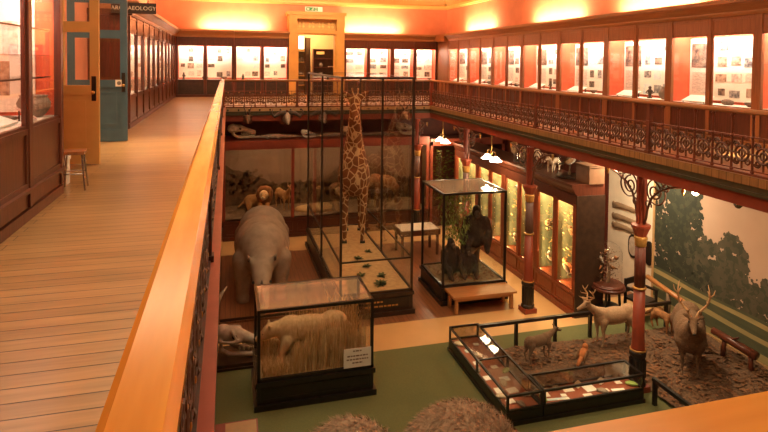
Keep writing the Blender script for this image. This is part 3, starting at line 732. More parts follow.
b = B(); b.box(0, .48, 0, .02, 0, .62); t = thing('lit_window', 'glowing white window pane at the upper left inside the ochre doorway', 'window', (3.08, 27.36, G + 2.1)); b.build('window_pane', emit_mat('bright daylit pane', (1, .93, .8), 2.2), t); B().frame(-.04, .52, -.04, .66, -.01, .03, .04).build('window_frame', 'ochre', t)
t = thing('bookcase', 'dark bookcase with a small yellow notice inside the ochre doorway', 'bookcase', (3.98, 26.9, G))
b = B(); b.box(0, 1.2, .28, .3, 0, 2.1); b.build('back_panel', 'casebrown', t)
b = B(); b.box(-.03, 0, 0, .3, 0, 2.1); b.box(1.2, 1.23, 0, .3, 0, 2.1); b.build('side_panel', 'mahog', t)
for z in (.3, .75, 1.2, 1.62, 2.07): B().box(0, 1.2, 0, .28, z, z + .03).build('shelf', 'mahog', t)
b = B(); b.box(.12, .5, -.02, -.01, 1.85, 1.98); b.build('notice', M['moulding'], t)
for i, (x, z, kd) in enumerate([(.3, .78, 'bowl'), (.8, .78, 'stone'), (.35, 1.23, 'pot'), (.85, 1.23, 'bone')]):
    small_object(kd, f'{ADJ[kd]} on the dark bookcase inside the ochre doorway', (3.98 + x, 27.02, G + z), 0, rng)
# exit sign
t = thing('exit_sign', 'white and green running-man exit sign over the ochre doorway', 'exit sign', (3.55, 24.1, 7.93))
b = B(); b.box(-.37, .37, 0, .04, 0, .2); b.build('sign_plate', 'white', t)
b = B(); b.box(-.33, .17, -.006, 0, .025, .175); b.build('green_panel', 'exitgreen', t)
b = B(); b.ell((-.03, -.008, .15), (.014, .004, .014), 8, 6)
b.tube([(-.03, -.009, .13), (-.05, -.009, .09), (-.03, -.009, .065), (-.06, -.009, .04)], .009, 5); b.tube([(-.05, -.009, .09), (-.085, -.009, .07), (-.11, -.009, .075)], .008, 5); b.tube([(-.035, -.009, .125), (-.005, -.009, .10), (.015, -.009, .115)], .007, 5); b.tube([(-.04, -.009, .12), (-.08, -.009, .125)], .007, 5)
b.prism([(-.30, .1), (-.24, .15), (-.24, .115), (-.19, .115), (-.19, .085), (-.24, .085), (-.24, .05)], 'Y', -.010, -.006)
b.frame(.05, .13, .04, .16, -.010, -.006, .012)
b.build('pictogram', 'white', t)

# ------------------------------------------------------------------ uplights hidden behind the cornices, general lamps and added fill lights
UP = (1.0, .70, .36)
for x in (.3, 6.35): area('cornice uplight', (x, 24.66, G + 2.84), (x, 24.93, G + 3.5), 2.6, .10, 85, UP)
for y in (21.2, 15.6, 11.3, 7.4): area('cornice uplight', (9.66, y, G + 2.84), (9.93, y, G + 3.5), 2.6, .10, 80, UP)
for y in (22.0, 16.5): area('cornice uplight', (-2.56, y, G + 2.84), (-2.83, y, G + 3.5), 2.6, .10, 50, UP)
area('hall fill light', (3.4, 7, 9.4), (3.4, 7.2, 0), 4, 7, 105, (1, .79, .50))  # added unseen soft light over the whole lower hall
area('hall fill light', (3.4, 15, 9.4), (3.4, 15.2, 0), 4, 7, 105, (1, .79, .50))
area('walkway ceiling lamp', (-1.0, 3.5, 9.3), (-1.2, 4.2, 4.3), 1.5, 3.0, 120, (1, .79, .50))
area('walkway ceiling lamp', (-1.2, 11.5, 9.3), (-1.3, 11.5, 4.3), 1.0, 3.0, 60, (1, .79, .50))
area('walkway floor fill', (-.7, 10.6, 9.2), (-1.15, 10.4, 4.3), 1.2, 1.2, 26, (1, .78, .48), R(50))  # added unseen light for the bright patch of walkway floor
area('passage lamp', (-3.9, 10.1, 7.5), (-3.9, 10.1, 4.3), .8, .8, 40, (1, .6, .3))
area('far wall fill light', (3.6, 20.8, 9.3), (3.6, 24.6, 5.5), 3.5, 1.0, 150, (1, .70, .38))  # added unseen light to brighten the far doorway frame
area('vestibule lamp', (3.7, 26.2, 7.7), (3.7, 26.3, 4.3), 1.2, 1.0, 80, (1, .72, .42))
SC.world = bpy.data.worlds.new('world'); SC.world.use_nodes = True
SC.world.node_tree.nodes['Background'].inputs[0].default_value = (1, .7, .45, 1); SC.world.node_tree.nodes['Background'].inputs[1].default_value = 0.02
# ------------------------------------------------------------------ cast-iron columns of the opposite gallery
def column(label, x, y, first=False):
    t = thing('iron_column', label, 'column', (x, y, 0.008))
    b = B(); b.box(-.155, .155, -.155, .155, 0, .11); b.build('plinth', 'redpaint', t)
    b = B(); b.lathe([(.155, .11), (.155, .17), (.135, .19), (.135, .62), (.15, .64), (.15, .70), (.12, .72)], n=8)
    for k in range(8):
        a = PI / 4 * k; c, s_ = math.cos(a), math.sin(a); q = .127
        b.tube([(q * c, q * s_, .24), (q * c, q * s_, .57)], .016, 5)
    b.build('pedestal', 'black', t)
    b = B(); b.lathe([(.13, .72), (.115, .78), (.105, .9), (.095, 1.83)], n=20); b.build('lower_shaft', 'redpaint', t, True)
    for z, r in ((.73, .125), (1.84, .105)):
        b = B(); b.lathe([(r - .02, z - .02), (r + .012, z - .012), (r + .012, z + .012), (r - .02, z + .022)], n=20); b.build('gilt_ring', 'gold', t, True)
    b = B(); b.lathe([(.088, 1.86), (.08, 2.6)], n=20)
    for k in range(10):
        a = PI / 5 * k; b.tube([(.084 * math.cos(a), .084 * math.sin(a), 1.9), (.077 * math.cos(a), .077 * math.sin(a), 2.58)], .012, 5)
    b.build('fluted_shaft', 'darkred' if first else 'plum', t, True)
    b = B(); b.lathe([(.08, 2.58), (.10, 2.60), (.098, 2.64), (.115, 2.74), (.10, 2.77)], n=20); b.build('gilt_collar', 'gold', t, True)
    b = B(); b.lathe([(.10, 2.77), (.11, 2.80), (.15, 2.90), (.17, 2.93), (.17, 2.97), (.09, 2.99)], n=8); b.build('capital', 'redpaint', t)
    b = B(); b.box(-.06, .06, -.06, .06, 2.97, 3.858); b.box(-.085, -.06, -.025, .025, 3.0, 3.858); b.box(.06, .085, -.025, .025, 3.0, 3.858); b.build('upper_post', 'redpaint', t)
    for s in (-1, 1):
        b = B()
        b.tube([(0, s * .07, 3.0), (0, s * .12, 3.12), (0, s * .15, 3.3), (0, s * .24, 3.5), (0, s * .42, 3.66), (0, s * .66, 3.77), (0, s * .92, 3.83)], .022, 7)
        b.tube(spiral((0, s * .30, 3.62), .17, .03, 90 if s > 0 else 90, 90 - s * 560, 26, 'YZ'), .016, 6)
        b.tube(spiral((0, s * .56, 3.75), .09, .02, 0, s * 480, 18, 'YZ'), .013, 6)
        b.tube(spiral((0, s * .155, 3.36), .085, .02, 200, 200 + s * 460, 18, 'YZ'), .013, 6)
        b.tube(arc((0, s * .34, 3.62), .215, 0, 360, 22, 'YZ')[:-1], .014, 6, closed=True)
        b.build('scroll_bracket', 'iron', t, True)
        b = B(); b.lathe([(.0, -.14), (.012, -.12), (.03, -.05), (.022, -.02), (.035, 0), (.0, .01)], (0, s * .93, 3.83), n=10); b.build('drop_finial', 'gold', t, True)
    return t
column('red iron column rising behind the coin-card vitrine beside the deer', 7.06, 8.33, True)
column('red iron column with dark pedestal beside the low oak bench', 6.78, 11.66)
column('plum and red iron column behind the gorilla case, by the lamps', 6.78, 15.3)
column('red iron column at the far end in front of the diorama corner', 6.32, 18.36)

# ------------------------------------------------------------------ mural of trees on the wall behind the deer
MX = 9.90; MY0, MY1, MZ0, MZ1 = 4.2, 11.2, .10, 3.75
def mural():
    t = thing('mural', 'large painted landscape of dark trees and meadow behind the deer', 'painting', (MX, MY1, 0), 0)
    # local: u along -Y (0 at the left edge), z up; painted plane thickness 3 cm
    b = B(); b.box(-.005, .02, MY0 - MY1, 0, MZ0, MZ1); b.build('sky_panel', 'skypaint', t)
    rg = random.Random(11)
    def blob(bm, u, z, r, lay):
        k = 9; pts = []
        for i in range(k):
            a = 2 * PI * i / k; q = r * rg.uniform(.6, 1.15)
            y = min(0, max(MY0 - MY1, -(u + q * math.cos(a)))); zz = min(MZ1, max(MZ0, z + q * math.sin(a)))
            pts.append((-.006 - lay * .0015, y, zz))
        bm.poly(pts[::-1])
    b = B()
    # masses: (u centre, z centre, ru, rz, count)
    masses = [(.35, 2.45, .75, .95, 150), (.45, 3.3, .6, .5, 120), (.9, 2.8, .35, .5, 70), (.5, 1.5, .9, .75, 130), (.95, 2.3, .45, .75, 90), (1.05, 3.1, .30, .35, 40), (1.45, 1.55, .55, .55, 90), (.2, 3.2, .5, .5, 70),
              (2.15, 1.75, .35, .6, 80), (.9, 1.15, .8, .35, 90), (2.3, 1.2, .6, .45, 80), (3.0, 1.2, .5, .5, 80), (1.8, 1.2, .4, .35, 50), (3.7, 1.5, .6, .8, 110), (4.7, 1.4, .7, .9, 120), (5.8, 1.6, .9, 1.1, 150)]
    for (u, z, ru, rz_, n) in masses:
        for i in range(int(n * 3.2)):
            a = rg.uniform(0, 2 * PI); q = math.sqrt(rg.random())
            b.mi((0 if rg.random() < .68 else 1) if u < 1.3 else (2 if rg.random() < .6 else 1))
            blob(b, u + ru * q * math.cos(a), z + rz_ * q * math.sin(a), rg.uniform(.03, .095), rg.uniform(0, 3))
    # loose twigs of leaf at the crown edges
    for (u, z, ru, rz_, n) in masses:
        for i in range(int(n * .7)):
            a = rg.uniform(0, 2 * PI); q = rg.uniform(.95, 1.12)
            b.mi(rg.choice([0, 1]) if u < 1.3 else 2); blob(b, u + ru * q * math.cos(a), z + rz_ * q * math.sin(a), rg.uniform(.015, .04), rg.uniform(0, 3))
    b.build('painted_trees', ['treepaint', 'treepaint2', 'treepaint3'], t)['kind'] = 'stuff'
    b = B()
    def band(zl0, zr0, zl1, zr1, m, lay):
        b.mi(m); n = 24; top = []; bot = []
        for i in range(n + 1):
            s = i / n; y = -(MY1 - MY0) * s
            wv = .02 * math.sin(s * 17 + zl0 * 9)
            top.append((-.012 - lay * .001, y, max(MZ0, zl1 + (zr1 - zl1) * s + wv))); bot.append((-.012 - lay * .001, y, max(MZ0, zl0 + (zr0 - zl0) * s + wv * .5)))
        for i in range(n): b.poly([bot[i], bot[i + 1], top[i + 1], top[i]])
    band(.10, .10, .98, .80, 1, 0); band(.82, .66, .92, .73, 0, 1); band(.50, .44, .62, .52, 0, 1); band(.10, .10, .26, .24, 0, 1)
    b.build('painted_meadow', ['meadow', 'meadow2'], t)
    b = B(); b.box(-.03, .015, 0, .06, MZ0 - .05, MZ1); b.box(-.03, .015, MY0 - MY1, 0, MZ0 - .06, MZ0); b.build('mural_edge', 'frieze', t)
mural()

# ------------------------------------------------------------------ wall cases with lit birds
def bird_mesh(parent, fm, wm_):
    b = B(); b.ell((0, 0, .11), (.055, .10, .06), 10, 8, (R(-25), 0, 0)); b.ell((0, -.075, .185), (.036, .042, .036), 10, 8)
    b.tube([(0, -.06, .13), (0, -.07, .18)], [.045, .032], 8); b.tube([(0, .07, .09), (0, .20, .045)], [.03, .018], 6)
    b.build('body', fm, parent, True)
    for s in (-1, 1):
        w = B(); w.ell((s * .05, .03, .115), (.014, .095, .045), 8, 6, (R(-25), 0, 0)); w.build('wing', wm_, parent, True)
        l = B(); l.tube([(s * .022, .0, .06), (s * .024, -.005, 0)], .006, 5); l.build('leg', 'horn', parent)
    k = B(); k.tube([(0, -.11, .185), (0, -.15, .178)], [.012, .002], 6); k.build('beak', 'horn', parent)
birdkinds = [('bird', 'small brown bird', 'featherbrown', 'mane'), ('bird', 'white-breasted bird', 'featherwhite', 'featherbrown'), ('bird', 'grey bird', 'feathergrey', 'featherbrown'), ('bird', 'rust-coloured bird', 'featherred', 'featherbrown')]
protos = {}
def put_bird(k, p, rz, label, sc=1.0, group=None):
    n, ad, fm, wm_ = birdkinds[k]
    if k not in protos:
        t = thing('stuffed_bird', label, 'stuffed bird', p, rz); bird_mesh(t, fm, wm_); protos[k] = t; t.scale = (sc,) * 3; return t
    return copy_thing(protos[k], p, rz, label, sc)
BX, BY0, BL = 7.65, 11.08, 1.76
def bird_case(u):
    o = ORD[u]; rg = random.Random(50 + u)
    y1 = BY0 + (u + 1) * BL; loc = (BX, y1, .008); rz = -PI / 2; L, D, H = BL, .72, 3.15
    t = thing('bird_case', f'tall red-framed case of birds under the opposite gallery, {o} from the deer', 'display case', loc, rz)
    b = B(); b.box(0, L, 0, D, 0, .55); b.box(0, L, -.05, 0, 0, .14); b.box(0, L, -.03, .02, .50, .56)
    for i in (0, 1): b.frame(i * L / 2 + .05, (i + 1) * L / 2 - .05, .17, .47, -.02, 0, .04)
    b.build('base', 'mahog_red', t)
    b = B(); b.box(0, L, 0, D, 2.74, 2.80); b.box(0, L, -.015, .05, 2.58, 2.80); b.prism([(0, 2.80), (-.06, 2.86), (-.08, 2.92), (-.14, 3.0), (-.14, 3.06), (D, 3.06), (D, 2.80)], 'X', 0, L); b.build('cornice', 'mahog_dark', t)
    for i in range(3):
        x = min(max(i * L / 2, .06), L - .06); b = B(); b.box(x - .06, x + .06, -.02, .05, .55, 2.60); b.build('stile', 'mahog_red', t)
    for i in (0, 1):
        x0, x1 = i * L / 2 + .06, (i + 1) * L / 2 - .06
        d = B().frame(x0, x1, .56, 2.58, 0, .035, .035).build('door', 'mahog_red', t)
        B().box(x0 + .035, x1 - .035, .012, .018, .595, 2.545).build('glass_pane', 'glass', d)
        b = B(); b.box(i * L / 2 + .01, (i + 1) * L / 2 - .01, D - .04, D, .55, 2.74); b.build('backdrop', 'goldback' if i else 'greenback', t)
    for x in (0, L / 2 - .02, L - .035):
        b = B(); b.box(x, x + .035, .05, D - .04, .56, 2.74); b.build('partition', 'greenback' if x < L / 2 + .2 else ('mahog_dark' if u == 0 else 'goldback'), t)
    if u == 0:
        b = B(); b.box(L, L + .03, -.02, D, 0, 2.8); b.frame(.0, D, .2, 2.7, 0, 0, .0) ; b.build('end_panel', 'casebrown', t)
    b = B(); b.tube([(.1, .07, 2.62), (L - .1, .07, 2.62)], .014, 8); b.build('light_tube', 'tube', t)
    p = place(loc, rz, L / 2, .10, 2.68); l = area('bird case strip light', p, (p[0] + .4, p[1], .5), L - .2, .08, 46, (1, .64, .26)); l.rotation_euler = (R(25), 0, rz)
    for i in (0, 1):
        pa = place(loc, rz, i * L / 2 + .12, .09, 1.5); vl = area('bird case side fill', pa, (pa[0] + .5, pa[1] - .3, 1.4), 1.9, .04, 16, (1, .66, .28))  # added lights behind the stiles, brightening the lower part of each bay
        dd = Vector((.5, -.45, 0)); vl.rotation_euler = dd.to_track_quat('-Z', 'X').to_euler(); vl.data.size = .04; vl.data.size_y = 1.9; vl.rotation_euler = (Matrix.Rotation(0, 3, 'Z') @ dd.to_track_quat('-Z', 'Y').to_matrix()).to_euler()
        for j in range(4):
            x = i * L / 2 + .26 + (j % 2) * .34 + rg.uniform(-.05, .05); z = .72 + j * .44 + rg.uniform(-.04, .04); y = .3 + rg.uniform(-.06, .08)
            br = B(); br.tube([(x - .2, D - .06, z - .12), (x - .05, y + .05, z - .03), (x, y, z - .008), (x + .1, y - .04, z + .05)], [.02, .016, .013, .006], 6); br.tube([(x - .05, y + .05, z - .03), (x + .08, y + .15, z + .12)], [.012, .004], 5)
            br.build('branch', 'bark', t)
            k = rg.randrange(4)
            put_bird(k, place(loc, rz, x, y, z), rz + rg.uniform(-1.5, 1.5), f'{birdkinds[k][1]}, {["low", "lower-middle", "upper-middle", "topmost"][j]} branch, {["green", "golden"][i]} side of the {o} bird case', rg.uniform(1.1, 1.8))
        lf = B()
        for q in range(330):
            x = i * L / 2 + rg.uniform(.08, L / 2 - .08); z = .62 + 1.9 * rg.random(); y = rg.uniform(.12, .62); a = rg.uniform(0, 6.28); ll = rg.uniform(.03, .07)
            lf._add([(x, y, z), (x + ll * math.cos(a), y - .02, z + ll * .7), (x + 1.7 * ll * math.cos(a), y, z + ll * .3), (x + ll * math.cos(a), y + .02, z - ll * .2)], [(0, 1, 2, 3)])
        lf.build('foliage', 'goldleaf' if (i or q % 2) else 'leafgreen', t)['kind'] = 'stuff'
    return t
for u in range(4): bird_case(u)

# things standing on top of the bird cases
TOPZ = 3.068
def glass_dome(label, p, r, h, rz=0, base='black', inner=None):
    t = thing('glass_dome', label, 'glass dome', p, rz)
    b = B(); b.lathe([(r + .05, 0), (r + .06, .02), (r + .04, .05), (r + .02, .06)], n=24); b.build('base', base, t)
    b = B(); pr = [(r, .06), (r, h - r * .9)]
    for i in range(1, 8):
        a = R(90 * i / 8); pr.append((r * math.cos(a), h - r * .9 + r * .9 * math.sin(a)))
    pr.append((.004, h)); b.lathe(pr, n=28, cap=False); b.build('dome_glass', 'glass', t, True)
    return t
def mammal(name, label, cat, p, rz, m, s=1.0, tail=True):
    caps = []
    for sx in (-1, 1):
        caps += [[((sx * .07, -.17, .30), .05), ((sx * .075, -.19, .14), .028), ((sx * .075, -.18, .01), .022)], [((sx * .07, .20, .30), .065), ((sx * .075, .25, .16), .032), ((sx * .075, .20, .01), .022)],
                 [((sx * .035, -.36, .50), .022), ((sx * .05, -.35, .57), .008)]]
    caps += [[((0, -.16, .34), .09), ((0, .18, .35), .095)], [((0, -.18, .38), .07), ((0, -.31, .46), .055)], [((0, -.34, .47), .055), ((0, -.47, .43), .022)]]
    if tail: caps.append([((0, .26, .36), .03), ((0, .40, .26), .045), ((0, .52, .15), .015)])
    t = thing(name, label, cat, p, rz); t.scale = (s, s, s)
    organic('body', caps, [], .016, m, t)
    for sx in (-1, 1): B().ell((sx * .035, -.385, .485), .009, 8, 6).build('eye', 'socket', t, True)
    return t
mammal('stuffed_mammal', 'white and brown stuffed mammal on top of the bird cases beside the tall glass dome', 'stuffed animal', (7.98, 12.6, TOPZ), .5 - PI / 2, 'whitefur', .8)
t = glass_dome('tall glass dome on the bird case end nearest the deer', (7.98, 11.90, TOPZ), .27, .72)
b = B(); b.tube([(0, 0, .06), (.03, .02, .3), (-.05, 0, .48)], [.03, .02, .01], 6); b.build('branch', 'bark', t)
put_bird(2, (7.98, 11.88, TOPZ + .25), 1.2, 'grey bird perched inside the tall glass dome on the bird cases', 1.3)
put_bird(1, (8.05, 13.3, TOPZ), -1.2, 'large white-breasted bird standing on top of the bird cases by the lamps', 2.2)
put_bird(0, (8.0, 14.55, TOPZ), -.8, 'large brown bird standing on the bird cases behind the twin lamps', 2.4)
t = glass_dome('broad glass dome on the bird cases behind the twin lamps', (8.0, 14.1, TOPZ), .24, .62)
b = B(); b.ell((0, 0, .16), (.15, .15, .10), 12, 8); b.tube([(0, 0, .1), (.02, 0, .42)], [.05, .02], 7); b.build('rockwork', 'moss', t, True)
b = B(); b.box(-.20, .20, -.26, .26, 0, .40); b.box(-.22, .22, -.28, .28, .38, .42); b.box(-.205, -.20, -.2, .2, .05, .36)
tag(b.build('wooden_box', 'boxwood', None, False, (8.1, 10.9 + .55, TOPZ + .8)), 'plain brown wooden box under the gallery beside the tall glass dome', 'box')
bpy.data.objects['wooden_box'].location = (8.13, 11.30, TOPZ); 
# horned trophies on the wall above the cases
def horned_head(label, p, rz, m='deerfur', spread_=.32, hs=.3, kind='horns', s=1.0):
    t = thing('mounted_head', label, 'mounted head', p, rz); t.scale = (s, s, s)
    b = B(); b.prism([(-.14, -.22), (.14, -.22), (.18, .05), (.0, .2), (-.18, .05)], 'Y', -.02, .0); b.build('shield', 'mahog_dark', t)
    organic('head', [[((0, -.02, -.06), .12), ((0, -.16, .03), .095)], [((0, -.20, .05), .09), ((0, -.42, -.14), .045)], [((-.07, -.2, .10), .03), ((-.19, -.19, .10), .012)], [((.07, -.2, .10), .03), ((.19, -.19, .10), .012)]], [], .02, m, t)
    for sx in (-1, 1):
        b = B()
        if kind == 'buffalo':
            b.tube([(sx * .04, -.2, .13), (sx * .2, -.18, .12), (sx * .36, -.18, .02), (sx * .44, -.2, .12), (sx * .40, -.22, .24)], [.07, .06, .045, .03, .008], 8)
        else:
            b.tube([(sx * .04, -.2, .12), (sx * .09, -.14, .3), (sx * (.09 + spread_ * .5), -.12, .42), (sx * (.06 + spread_ * .4), -.12, .62)], [.03, .024, .016, .004], 7)
        b.build('horn', 'horn', t, True)
    return t
HZ = 3.55
for i, y in enumerate([12.2, 13.1, 14.0, 15.1, 16.2]):
    horned_head(f'mounted horned head under the opposite gallery, {ORD[i]} counting away from the deer', (9.9, y, HZ), -PI / 2, ['deerfur', 'stagfur', 'darkfur', 'deerfur', 'stagfur'][i], .3 + .1 * (i % 2), s=1.15)

# ------------------------------------------------------------------ pendant lamps
def pendant(label, x, y, z):
    t = thing('pendant_lamp', label, 'lamp', (x, y, z))
    top = G - .25 - z
    b = B(); b.tube([(0, 0, .12), (0, 0, top)], .012, 8); b.lathe([(.02, top - .06), (.07, top - .03), (.07, top)], n=12); b.lathe([(.0, .08), (.03, .10), (.035, .14), (.02, .17)], n=10); b.build('stem', 'brass', t, True)
    for s in (-1, 1):
        b = B(); b.tube([(0, 0, .13), (0, s * .12, .20), (0, s * .24, .18), (0, s * .26, .10)], .010, 7); b.lathe([(.02, .06), (.035, .07), (.03, .12), (.015, .13)], (0, s * .26, 0), n=10); b.build('arm', 'brass', t, True)
        b = B(); b.lathe([(.03, .075), (.06, .05), (.17, -.06), (.165, -.06), (.055, .042), (.025, .068)], (0, s * .26, 0), n=20, cap=False); b.build('lamp_shade', 'lampglass', t, True)
        point('pendant bulb', (x, y + s * .26, z - .10), 14, .05, (1, .68, .36))
    return t
pendant('brass pendant with two glowing white shades hanging beside the bird cases', 7.1, 14.3, 3.17)
pendant('brass pendant with two white shades hanging in the far corner', 7.1, 18.0, 3.16)
# fittings under the beam above the mural
t = thing('spotlight', 'small bright spotlight fixed under the red beam above the mural trees', 'spotlight', (7.3, 7.37, 3.76))
b = B(); b.tube([(.0, 0, .29), (.0, 0, .05)], .015, 8); b.build('stem', 'white', t); b = B(); b.tube([(-.05, -.02, 0), (.09, .02, .03)], [.06, .045], 12); b.build('lamp_body', 'white', t, True)
b = B(); b.ell((-.06, -.025, 0), (.03, .045, .045), 10, 8); b.build('bulb', 'bulb', t, True)
t = thing('spotlight', 'second spotlight under the red beam, further along above the painted sky', 'spotlight', (7.3, 6.57, 3.76))
b = B(); b.tube([(.0, 0, .29), (.0, 0, .05)], .015, 8); b.build('stem', 'white', t); b = B(); b.tube([(-.07, -.02, 0), (.09, .02, .03)], [.06, .045], 12); b.build('lamp_body', 'chrome', t, True)
t = thing('strip_light', 'long white strip light fitting under the gallery between the two spotlights', 'lamp', (7.35, 6.85, 3.9))
b = B(); b.box(-.05, .05, -.3, .3, .08, .15); b.build('housing', 'white', t); b = B(); b.tube([(0, -.28, .04), (0, .28, .04)], .014, 8); b.build('tube', 'cream', t); b = B(); b.box(-.02, .02, -.3, -.27, .02, .08); b.box(-.02, .02, .27, .3, .02, .08); b.build('lamp_holder', 'white', t)
area('mural wash', (7.6, 7.4, 3.75), (9.9, 7.8, 1.6), .3, 2.5, 24, (1, .68, .38))
point('spot bulb', (7.18, 7.34, 3.72), 12, .04, (1, .75, .45))
area('deer lamp', (7.3, 9.5, 3.95), (8.0, 9.2, 0), 1.2, .2, 36, (1, .66, .36))
area('white wall fill', (8.6, 10.6, 3.95), (9.9, 11.6, 1.6), .3, .3, 70, (1, .78, .52))  # added unseen light to brighten the pale wall

# weapons, shields and stands on the pale wall
for i, (z, y0_, y1_) in enumerate([(2.10, 12.75, 11.75), (1.80, 12.75, 11.8), (1.56, 12.75, 11.8)]):
    b = B()
    L = y0_ - y1_
    b.tube([(0, 0, 0), (0, -.12, 0), (0, -.4, .02), (0, -L, .03)], [.05, .085, .065, .05], 10); b.ell((0, 0, 0), (.05, .06, .08), 10, 8)
    o = b.build('wooden_club', 'clubwood', None, True, (9.92, y0_, z)); o.scale = (.5, 1, 1)
    tag(o, ['topmost of three brown wooden clubs on the pale wall left of the column', 'middle one of three brown wooden clubs on the pale wall', 'lowest of three brown wooden clubs on the pale wall left of the column'][i], 'club')
for (y, lb, w) in [(11.98, 'dark-edged oval shield hanging on the pale wall left of the column', .18), (11.42, 'dark shield hanging on the pale wall right of the column', .15)]:
    t = thing('shield', lb, 'shield', (9.95, y, 1.2))
    pr = [(w * math.cos(R(a)), .30 * (abs(math.sin(R(a))) ** .7) * (1 if math.sin(R(a)) > 0 else -1)) for a in range(0, 360, 18)]
    b = B(); b.prism([(p[0], p[1]) for p in pr], 'X', -.03, .0); b.build('shield_body', 'black', t)
    b = B(); b.prism([(p[0] * .75, p[1] * .8) for p in pr], 'X', -.04, -.028); b.build('shield_face', 'greybone' if w > .16 else 'black', t)
t = thing('plant_stand', 'dark round stand under the glass dome of birds by the pale wall', 'stand', (8.42, 10.95, .008))
b = B(); b.lathe([(.36, .66), (.38, .68), (.38, .72), (.34, .74)], n=24); b.build('stand_top', 'mahog_dark', t)
for k in range(4):
    a = PI / 4 + PI / 2 * k; B().tube([(.24 * math.cos(a), .24 * math.sin(a), .67), (.26 * math.cos(a), .26 * math.sin(a), .3), (.30 * math.cos(a), .30 * math.sin(a), 0)], .03, 8).build('leg', 'black', t)
b = B(); b.lathe([(.25, .25), (.25, .28)], n=20); b.build('lower_shelf', 'black', t)
t = glass_dome('glass dome full of small birds on the dark round stand', (8.42, 10.95, .748), .30, 1.0, 0, 'mahog_dark')
b = B(); b.tube([(0, 0, .05), (.03, 0, .35), (-.02, .02, .6), (0, 0, .8)], [.04, .03, .02, .008], 7)
rg = random.Random(3)
for k in range(9):
    a = k * 2.3; z = .2 + k * .065; b.tube([(0, 0, z), (.18 * math.cos(a), .18 * math.sin(a), z + .07)], [.014, .005], 5)
b.build('branch', 'bark', t)
b = B()
for k in range(260):
    a = rg.uniform(0, 6.28); q = .24 * math.sqrt(rg.random()); z = rg.uniform(.08, .78); l = rg.uniform(.03, .06); a2 = rg.uniform(0, 6.28)
    p_ = Vector((q * math.cos(a), q * math.sin(a), z)); d_ = Vector((math.cos(a2) * .7, math.sin(a2) * .7, .5)) * l; s_ = Vector((-math.sin(a2), math.cos(a2), 0)) * l * .3
    b._add([p_, p_ + d_ * .5 + s_, p_ + d_, p_ + d_ * .5 - s_], [(0, 1, 2, 3)])
b.build('foliage', 'leafbits', t)['kind'] = 'stuff'
for k in range(6):
    a = k * 2.3 + 2.3; z = .2 + (k + 1) * .065 + .07
    put_bird([3, 0, 1, 2, 3, 0][k], (8.42 + .17 * math.cos(a), 10.95 + .17 * math.sin(a), .748 + z), a, f'{birdkinds[[3, 0, 1, 2, 3, 0][k]][1]} in the glass dome on the round stand, {ORD[k]} from its lowest branch', .62)
# low black rail-back chair
t = thing('low_chair', 'low black wooden chair with arms against the pale wall behind the buck', 'chair', (9.15, 10.75, .008), .25)
b = B(); b.box(-.25, .25, -.25, .25, .40, .45); b.build('seat', 'black', t)
for sx in (-1, 1):
    for sy in (-1, 1): B().box(sx * .23 - .025, sx * .23 + .025, sy * .23 - .025, sy * .23 + .025, 0, .66 if sy < 0 else .86).build('leg', 'black', t)
    B().box(sx * .23 - .03, sx * .23 + .03, -.26, .26, .64, .68).build('arm', 'black', t)
b = B(); b.box(-.23, .23, .215, .245, .72, .86); b.box(-.23, .23, .215, .245, .55, .60); b.build('backrest', 'black', t)

